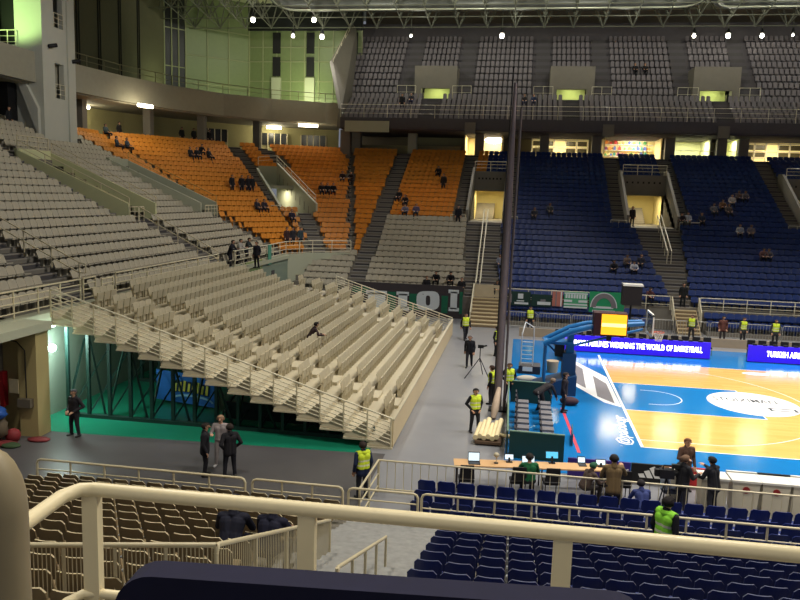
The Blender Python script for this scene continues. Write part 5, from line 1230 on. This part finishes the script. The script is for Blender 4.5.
# camera in front of the cameraman
t=thing('video_camera','large black video camera at the fence in front of the cameraman','camera',(-.45,-5.75,0)); cx,cy,cz=-.25,-5.75,1.0
MB().box(cx-.2,cx+.2,cy-.12,cy+.12,cz,cz+.26).build('camera_body',M_pc,t); MB().tube([(cx+.2,cy,cz+.14),(cx+.5,cy+.1,cz+.22)],.075,10).build('lens',M_black,t); MB().tube([(cx-.12,cy,cz+.26),(cx-.1,cy,cz+.36),(cx+.2,cy,cz+.37)],.025,6).build('handle',M_black,t); MB().box(cx-.34,cx-.2,cy-.08,cy+.08,cz+.04,cz+.24).build('battery',M_black,t)
MB().box(cx+.12,cx+.34,cy-.06,cy+.06,cz+.30,cz+.42).build('viewfinder',M_black,t)
for a in (90,210,330): MB().tube([(cx,cy,cz),(cx+.3*math.cos(R_(a)),cy+.3*math.sin(R_(a)),0)],.018,6).build('tripod_leg',M_black,t)
# --- people in the stands
def side_at(px,py,h=.75):
    q=plane(px,py,(0,-.5,1),SZ0+h-.5*(SY0+.4)); i=max(0,min(NS-1,round((q.y-SY0-.4)/RUN))); return V(q.x,SY0+RUN*i+.38,SZ0+RISE*i)
def end_at(px,py,h=.75):
    q=plane(px,py,(.5,0,1),ZB+h+.5*(BP[0].x-.4)); i=max(0,min(NR-1,round((BP[0].x-.4-q.x)/RUN))); return V(BP[0].x-RUN*i-.38,q.y,ZB+RISE*i)
def cor_at(px,py,h=.75,s=2):
    d=(BP[s+1]-BP[s]).normalized(); n=V(-d.y,d.x); B_=BP[s]
    q=plane(px,py,(-.5*n.x,-.5*n.y,1),ZB+h-.5*(n.x*B_.x+n.y*B_.y)-.2); r=(V(q.x,q.y)-B_).dot(n); i=max(0,min(NR-1,round((r-.4)/RUN))); p=V(q.x,q.y)-n*(r-(RUN*i+.38)); return V(p.x,p.y,ZB+RISE*i),face_rot(-n)
rp=random.Random(11)
cols=[(26,26,32),(34,34,42),(44,40,44),(60,58,62),(28,34,52)]
def sitter(label,px,py,where,jk=None,tr=None,pose=None,hair=(34,26,24),group=None,s=1):
    jk=jk or cols[rp.randrange(5)]; tr=tr or (32,34,44); pose=pose or ('sit' if rp.random()<.5 else 'sitlean')
    st_=pose not in('sit','sitlean'); h=.9 if st_ else .75
    if where=='side': p=side_at(px,py,h); rz=math.pi
    elif where=='end': p=end_at(px,py,h); rz=-math.pi/2
    else: p,rz=cor_at(px,py,h,2 if where=='c2' else 1)
    return person(label,pose,p,rz+(rp.random()-.5)*.5,jk,tr,hair,lod='far',group=group,s=s)
for k,(px,py) in enumerate(((427,282),(436,280),(450.5,280),(462,283))): sitter('person in black sitting above the big-lettered banner, %s from the left'%nth(k+1),px,py,'side',(22,20,24),(24,24,28))
sitter('person in pale clothes sitting at the edge of the left side stairs',500,264,'side',(120,124,140),(60,70,100),'sit'); sitter('person in dark clothes low on the left side stairs near the wooden steps',497,284,'side',(30,28,34),None,'sitlean')
sitter('person in dark clothes, left of a pair in blue seats right of the net post',534.5,212,'side',(50,50,58)); sitter('person in grey, right of a pair in blue seats right of the net post',550,212,'side',(70,72,76))
for k,(px,py,c) in enumerate(((614,264,(34,32,40)),(626,262,(110,96,90)),(633,266,(190,190,200)),(641,262,(40,44,60)))): sitter('person sitting in a group in blue seats left of the central stairs, %s from left'%nth(k+1),px,py,'side',c)
for k,(px,py,c) in enumerate(((682,219,(60,50,50)),(688,220,(190,196,206)),(701,218,(50,56,72)))): sitter('person sitting by the short rail right of the central entrance, %s from left'%nth(k+1),px,py,'side',c)
for k,(px,py,c) in enumerate(((713,208,(120,120,126)),(722,207,(130,96,70)),(728,209,(96,84,80)),(731,199,(176,172,172)),(737,197,(96,80,76)),(744,197,(120,110,112)))): sitter('person in the loose group high in the right blue seats, %s from left'%nth(k+1),px,py,'side',c)
sitter('person in pale grey, left of a pair below the loose group in blue seats',740.5,233,'side',(170,172,178)); sitter('person in brownish grey, right of a pair below the loose group in blue seats',752,234,'side',(120,110,112))
sitter('person in dark red sitting low in the right blue seats above the pale rail',763,256,'side',(110,76,74)); sitter('person in grey beside the one in dark red low in the right blue seats',768.5,257,'side',(96,92,96))
sitter('person in dark red sitting at the foot of the central stairs',649,296,'side',(84,48,50)); 
person('person in black standing at the foot of the central stairs','stand',(6.65,27.4,1.65),math.pi,(22,24,26),(20,26,28)); person('person in black and red standing in the doorway of the central entrance','stand',(4.35,38.6,6.8),R_(200),(34,28,30),(36,30,34)); 
for k,(px,py,c) in enumerate(((399,196,(28,28,34)),(406,200,(34,28,30)))): sitter('person in black in orange seats right of the dark aisle, %s of two'%('left','right')[k],px,py,'side',c)
for k,(px,py,c) in enumerate(((406,209,(120,120,140)),(416.5,209,(96,84,110)))): sitter('person sitting in the lowest orange row above the grey seats, %s of two'%('left','right')[k],px,py,'side',c)
sitter('person in black sitting high in the right orange seats',439,172,'side',(24,22,28)); sitter('person standing in black in the right orange seats by the aisle',444,181,'side',(26,24,28),None,'stand'); person('person in black standing by the rail at the end of the right orange seats','stand',V(-10.2,37.0,6.45),math.pi,(24,24,32),(26,26,40))
for k,(px,py) in enumerate(((342,178),(352,178))): sitter('person in black in orange seats left of the dark aisle, %s of two'%('left','right')[k],px,py,'side',(44,26,26))
for k,(px,py) in enumerate(((321,187.5),(327,188),(333,188.5))): sitter('person in black in a row of three above the corner entrance wall, %s from left'%nth(k+1),px,py,'c2',(26,24,28),None,'sit')
sitter('person in navy sitting alone low in the corner orange seats',292.5,218,'c2',(40,36,58),None,'sit')
for k,(px,py) in enumerate(((255,204),(262,204))): sitter('person in dark clothes sitting left of the corner entrance, %s of two'%('left','right')[k],px,py,'c1',(40,36,50))
for k,(px,py) in enumerate(((234,186),(241,184),(247,184),(253,186))): sitter('person in black standing in a group in the orange corner, %s from left'%nth(k+1),px,py,'c1',(28,28,36),(34,34,46),'stand')
for k,(px,py) in enumerate(((285,235),(290,234),(299,235))): sitter('person at the bottom of the orange corner by the rail, %s from left'%nth(k+1),px,py,'c1',((60,36,36),(40,38,46),(50,66,74))[k],None,'stand',s=.95)
sitter('person in black slouching in the orange seats behind the tower',168,156,'end',(30,28,36))
for k,(px,py) in enumerate(((189,152),(195,152),(201,151),(207,153))): sitter('person in black in a row of four high in the orange corner, %s from left'%nth(k+1),px,py,'c1',(28,26,34))
sitter('person in dark clothes standing by the orange-tinted rail',205,177,'end',(52,48,48),None,'stand')
for k,(px,py) in enumerate(((120,145),(126,144))): sitter('person in slate blue sitting at the edge of the orange seats, %s of two'%('left','right')[k],px,py,'end',(54,66,80))
for k,(px,py) in enumerate(((94,124),(101,121))): sitter('person near the tower at the top of the orange seats, %s of two'%('left','right')[k],px,py,'end',((70,84,90),(34,32,32))[k],None,'sit' if k==0 else 'stand')
for k,(x,y) in enumerate(((-38.2,43.4),(-37.4,44.4),(-36.3,45.6))): person('dark figure standing at the back of the corner concourse, %s from left'%nth(k+1),'stand',(x,y,13.1),R_(-120),(38,38,40),(34,34,36))
person('dark figure standing in the portal at the left edge','stand',(-40.3,20.8,12.4),R_(-90),(24,26,30),(24,26,30))
for k,(px,py,c) in enumerate(((245.5,243,(30,30,40)),(252.5,243,(176,170,164)),(259,245,(40,46,50)))): 
    g=end_at(px,py+4,.6); person('person leaning on the corner rail above the pull-out stand, %s from left'%nth(k+1),'rail',(-22.95,17.9+1.35*k+ (.2 if k==2 else 0),4.05),R_(-90),c,(36,36,46))
person('person in a long black coat standing on the top row of the pull-out stand','stand',(-21.4,18.4,3.95),R_(160),(30,28,40),(24,24,30))
person('person in black and white sitting alone in the pull-out stand','sitlean',(-14.3,6.0,.25+.262*5),R_(-60),(60,44,46),(170,160,146),lod='near')
for k,(x,i,c) in enumerate(((-17.3,2,(30,30,34)),(-16.5,3,(34,32,40)),(-5.2,3,(40,34,36)),(-4.3,3,(40,50,76)))): person(['person in black standing in the left of the lower gallery seats','person in dark grey above the first one in the left lower gallery','person in dark clothes in the middle lower gallery','person in blue beside the one in the middle lower gallery'][k],'sit' if k!=0 else 'stand',(x,47.35+.8*i,16.1+.56*i),math.pi,c,(34,36,60))
for k,x in enumerate((5.9,6.9)): person('person in black sitting high in the upper tier, %s of a pair'%('left','right')[k],'sit',(x,52.9+.9*3,19.3+.82*3),math.pi,(20,20,26),(22,22,28))
# ------------------------------------------------------------------ seats
M_sgrey=mat('seat_grey',(176,168,150),.5,var=.10,scale=1.5); M_sor=mat('seat_orange',(212,136,40),.5,var=.10,scale=1.5); M_sblue=mat('seat_blue',(16,46,108),.45,var=.10,scale=1.5)
M_spull=mat('seat_beige',(188,178,152),.5,var=.08,scale=2); M_sup=mat('seat_upper',(112,106,110),.6,var=.12,scale=1.5)
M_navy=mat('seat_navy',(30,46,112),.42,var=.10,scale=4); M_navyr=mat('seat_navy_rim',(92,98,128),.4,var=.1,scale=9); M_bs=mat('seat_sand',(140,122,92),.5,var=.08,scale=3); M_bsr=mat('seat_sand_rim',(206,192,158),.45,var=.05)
M_brk=mat('seat_bracket',(196,200,206),.4,.2,var=.05); M_gap=mat('seat_shadow_gap',(58,52,46),.9,var=0)
def shell_back(mb,w,h,z0,y0,tilt,curve,th,nx=6,m=0,rim=None,corner=.07,taper=.0):
    """curved backrest: faces +Y, rounded top corners"""
    cols=[]
    for i in range(nx+1):
        u=-1+2*i/nx; x=u*w/2; e=max(0,abs(u)*w/2-(w/2-corner)); drop=corner-math.sqrt(max(corner*corner-e*e,0)); ht=h-drop
        yc=y0+curve*u*u; cols.append([(x,yc,z0),(x,yc-tilt*.5,z0+ht*.5),(x,yc-tilt,z0+ht)])
    n=len(cols); vs=[]; 
    for c in cols:
        for (x,y,z) in c: vs.append((x,y,z))
        for (x,y,z) in c: vs.append((x,y-th,z))
    F=lambda i,k:6*i+k
    fs=[];rf=[]
    for i in range(n-1):
        fs+=[(F(i,0),F(i,1),F(i+1,1),F(i+1,0))[::-1],(F(i,1),F(i,2),F(i+1,2),F(i+1,1))[::-1],(F(i,3),F(i,4),F(i+1,4),F(i+1,3)),(F(i,4),F(i,5),F(i+1,5),F(i+1,4))]
        rf.append((F(i,2),F(i,5),F(i+1,5),F(i+1,2))[::-1]); fs.append((F(i,0),F(i,3),F(i+1,3),F(i+1,0)))
    for i in (0,n-1): fs+=[(F(i,0),F(i,1),F(i,4),F(i,3)),(F(i,1),F(i,2),F(i,5),F(i,4))]
    b=len(mb.v); mb.add(vs,fs,m,False); mb.f+=[tuple(j+b for j in f) for f in rf]; mb.m+=[m if rim is None else rim]*len(rf); mb.s+=[False]*len(rf)
    return mb
def near_seat(nm,label,back_m,rim_m,pan_m,w=.45):
    t=thing(nm,label,'seat',(0,0,0))
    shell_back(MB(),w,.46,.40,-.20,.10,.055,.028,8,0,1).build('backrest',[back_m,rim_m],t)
    m=MB(); m.slab([(-w/2+.01,-.2,.40),(w/2-.01,-.2,.40),(w/2-.02,.20,.44),(-w/2+.02,.20,.44)],(0,0,-.04)); m.slab([(-w/2+.02,.20,.44),(w/2-.02,.20,.44),(w/2-.03,.225,.41),(-w/2+.03,.225,.41)],(0,-.03,-.02)); m.build('seat_pan',pan_m,t)
    MB().box(-w/2-.03,-w/2-.005,-.24,-.14,.28,.50).box(-w/2-.03,-w/2-.005,-.2,.1,.26,.34).box(-w/2-.04,-w/2+.0,-.2,-.15,.0,.28).build('bracket',M_brk,t)
    return t
def place_near(proto,items,labf,group):
    for n,(p,rz,row,k) in enumerate(items):
        lb=labf(row,k)
        if n==0: proto.location=p; proto.rotation_euler=(0,0,rz); proto['label']=lb; proto['group']=group
        else: dup(proto,p,rz,lb,group)
def visible(p,mg=70):
    x,y,zc=to_px(p); return zc>.5 and -mg<x<800+mg and -mg<y<600+mg
occupied=[o.location.copy() for o in COL.objects if o.name.startswith('person')]
vis=lambda L:[(p,rz,r,k) for (p,rz,r,k) in L if visible(p,60)]
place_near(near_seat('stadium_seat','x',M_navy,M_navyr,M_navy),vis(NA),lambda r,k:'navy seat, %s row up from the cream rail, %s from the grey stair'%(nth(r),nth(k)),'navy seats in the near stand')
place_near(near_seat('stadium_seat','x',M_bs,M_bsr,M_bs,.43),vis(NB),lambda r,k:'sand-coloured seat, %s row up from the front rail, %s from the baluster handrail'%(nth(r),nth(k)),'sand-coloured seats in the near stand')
place_near(near_seat('floor_chair','x',M_navy,M_navy,M_navy,.5),vis(FC),lambda r,k:'navy floor chair, %s row behind the baluster fence, %s from the left'%(nth(r),nth(k)),'navy chairs on the floor behind the fence')
def far_seat(mats_h,w=.485,h=.36,z=.36,rake=.12):
    mb=MB(); shell_back(mb,w,h,z,-.16,rake,.03,.03,4,0,None,.06)
    mb.slab([(-w/2+.01,-.18,z-.02),(w/2-.01,-.18,z-.02),(w/2-.03,.20,z+.03),(-w/2+.03,.20,z+.03)],(0,0,-.05)); mb.box(-.05,.05,-.16,-.06,0,z-.05); return mb
def pull_seat():
    mb=MB(); shell_back(mb,.485,.44,.42,-.04,.07,.02,.035,4,0,None,.04); mb.slab([(-.215,.02,.30),(.215,.02,.30),(.215,.07,.66),(-.215,.07,.66)],(0,.05,0)); mb.box(-.19,-.14,-.05,.06,0,.42).box(.14,.19,-.05,.06,0,.42); mb.box(-.225,.225,-.06,.0,.06,.32)
    return mb
def gallery_seat():
    mb=MB(); shell_back(mb,.36,.60,.30,-.1,.12,.02,.05,4,0,None,.08); mb.box(-.16,.16,-.1,.22,.26,.34); mb.box(-.05,.05,-.12,-.02,0,.3); return mb
def plant(name,mb,m,items,labf,group,stuff_label,limit=300):
    """the nearest `limit` seats in view are objects of their own, the rest one object"""
    items=[q for q in items if all((q[0]-o).length>.5 or True for o in ())]
    items=sorted(items,key=lambda q:to_px(q[0])[2]); inv=[q for q in items if visible(q[0],30)][:limit]; ids={id(q) for q in inv}
    rest=[q for q in items if id(q) not in ids and visible(q[0],260)]
    me=mb.mesh(name,m); base=np.array([v.co[:] for v in me.vertices]); faces=[tuple(p.vertices) for p in me.polygons]
    for q in inv:
        o=bpy.data.objects.new(name,me); COL.objects.link(o); o.location=q[0]; o.rotation_euler=(0,0,q[1]); tag(o,labf(q),'seat',group)
    if rest:
        vs=[];fs=[]; nb=len(base)
        for k,q in enumerate(rest):
            c,s=math.cos(q[1]),math.sin(q[1]); vs.append(np.stack([base[:,0]*c-base[:,1]*s+q[0].x,base[:,0]*s+base[:,1]*c+q[0].y,base[:,2]+q[0].z],1)); fs+=[tuple(i+nb*k for i in f) for f in faces]
        m2=bpy.data.meshes.new(name+'_rows'); m2.from_pydata(np.vstack(vs).tolist(),[],fs); m2.materials.append(m); m2.update()
        o=bpy.data.objects.new(name+'_rows',m2); COL.objects.link(o); tag(o,stuff_label,'seats',None,'stuff')
plant('folding_seat',pull_seat(),M_spull,PU,lambda q:'beige folded seat of the pull-out stand, %s row up, %s from the near railed side'%(nth(q[2]),nth(q[3])),'folded seats of the pull-out stand','remaining beige folded seats higher up and farther along the pull-out stand')
plant('grey_seat',far_seat(0),M_sgrey,SEATS['grey'],lambda q:'grey plastic seat in the %s, %s row up, %s along'%(q[4],nth(q[2]),nth(q[3])),'grey seats of the end and side stands','remaining grey plastic seats of the end and side stands')
plant('orange_seat',far_seat(0),M_sor,SEATS['orange'],lambda q:'orange seat in the %s, %s row up, %s along'%(q[4],nth(q[2]),nth(q[3])),'orange seats of the corner','remaining orange seats of the corner and upper side stand')
plant('blue_seat',far_seat(0),M_sblue,SEATS['blue'],lambda q:'blue seat in the %s, %s row up, %s along'%(q[4],nth(q[2]),nth(q[3])),'blue seats across the court','remaining blue seats across the court')
plant('gallery_seat',gallery_seat(),M_sup,UP,lambda q:'dim grey seat of the %s, %s row up, %s along'%(q[4],nth(q[2]),nth(q[3])),'grey seats of the upper tier','remaining dim grey seats of the upper tier')
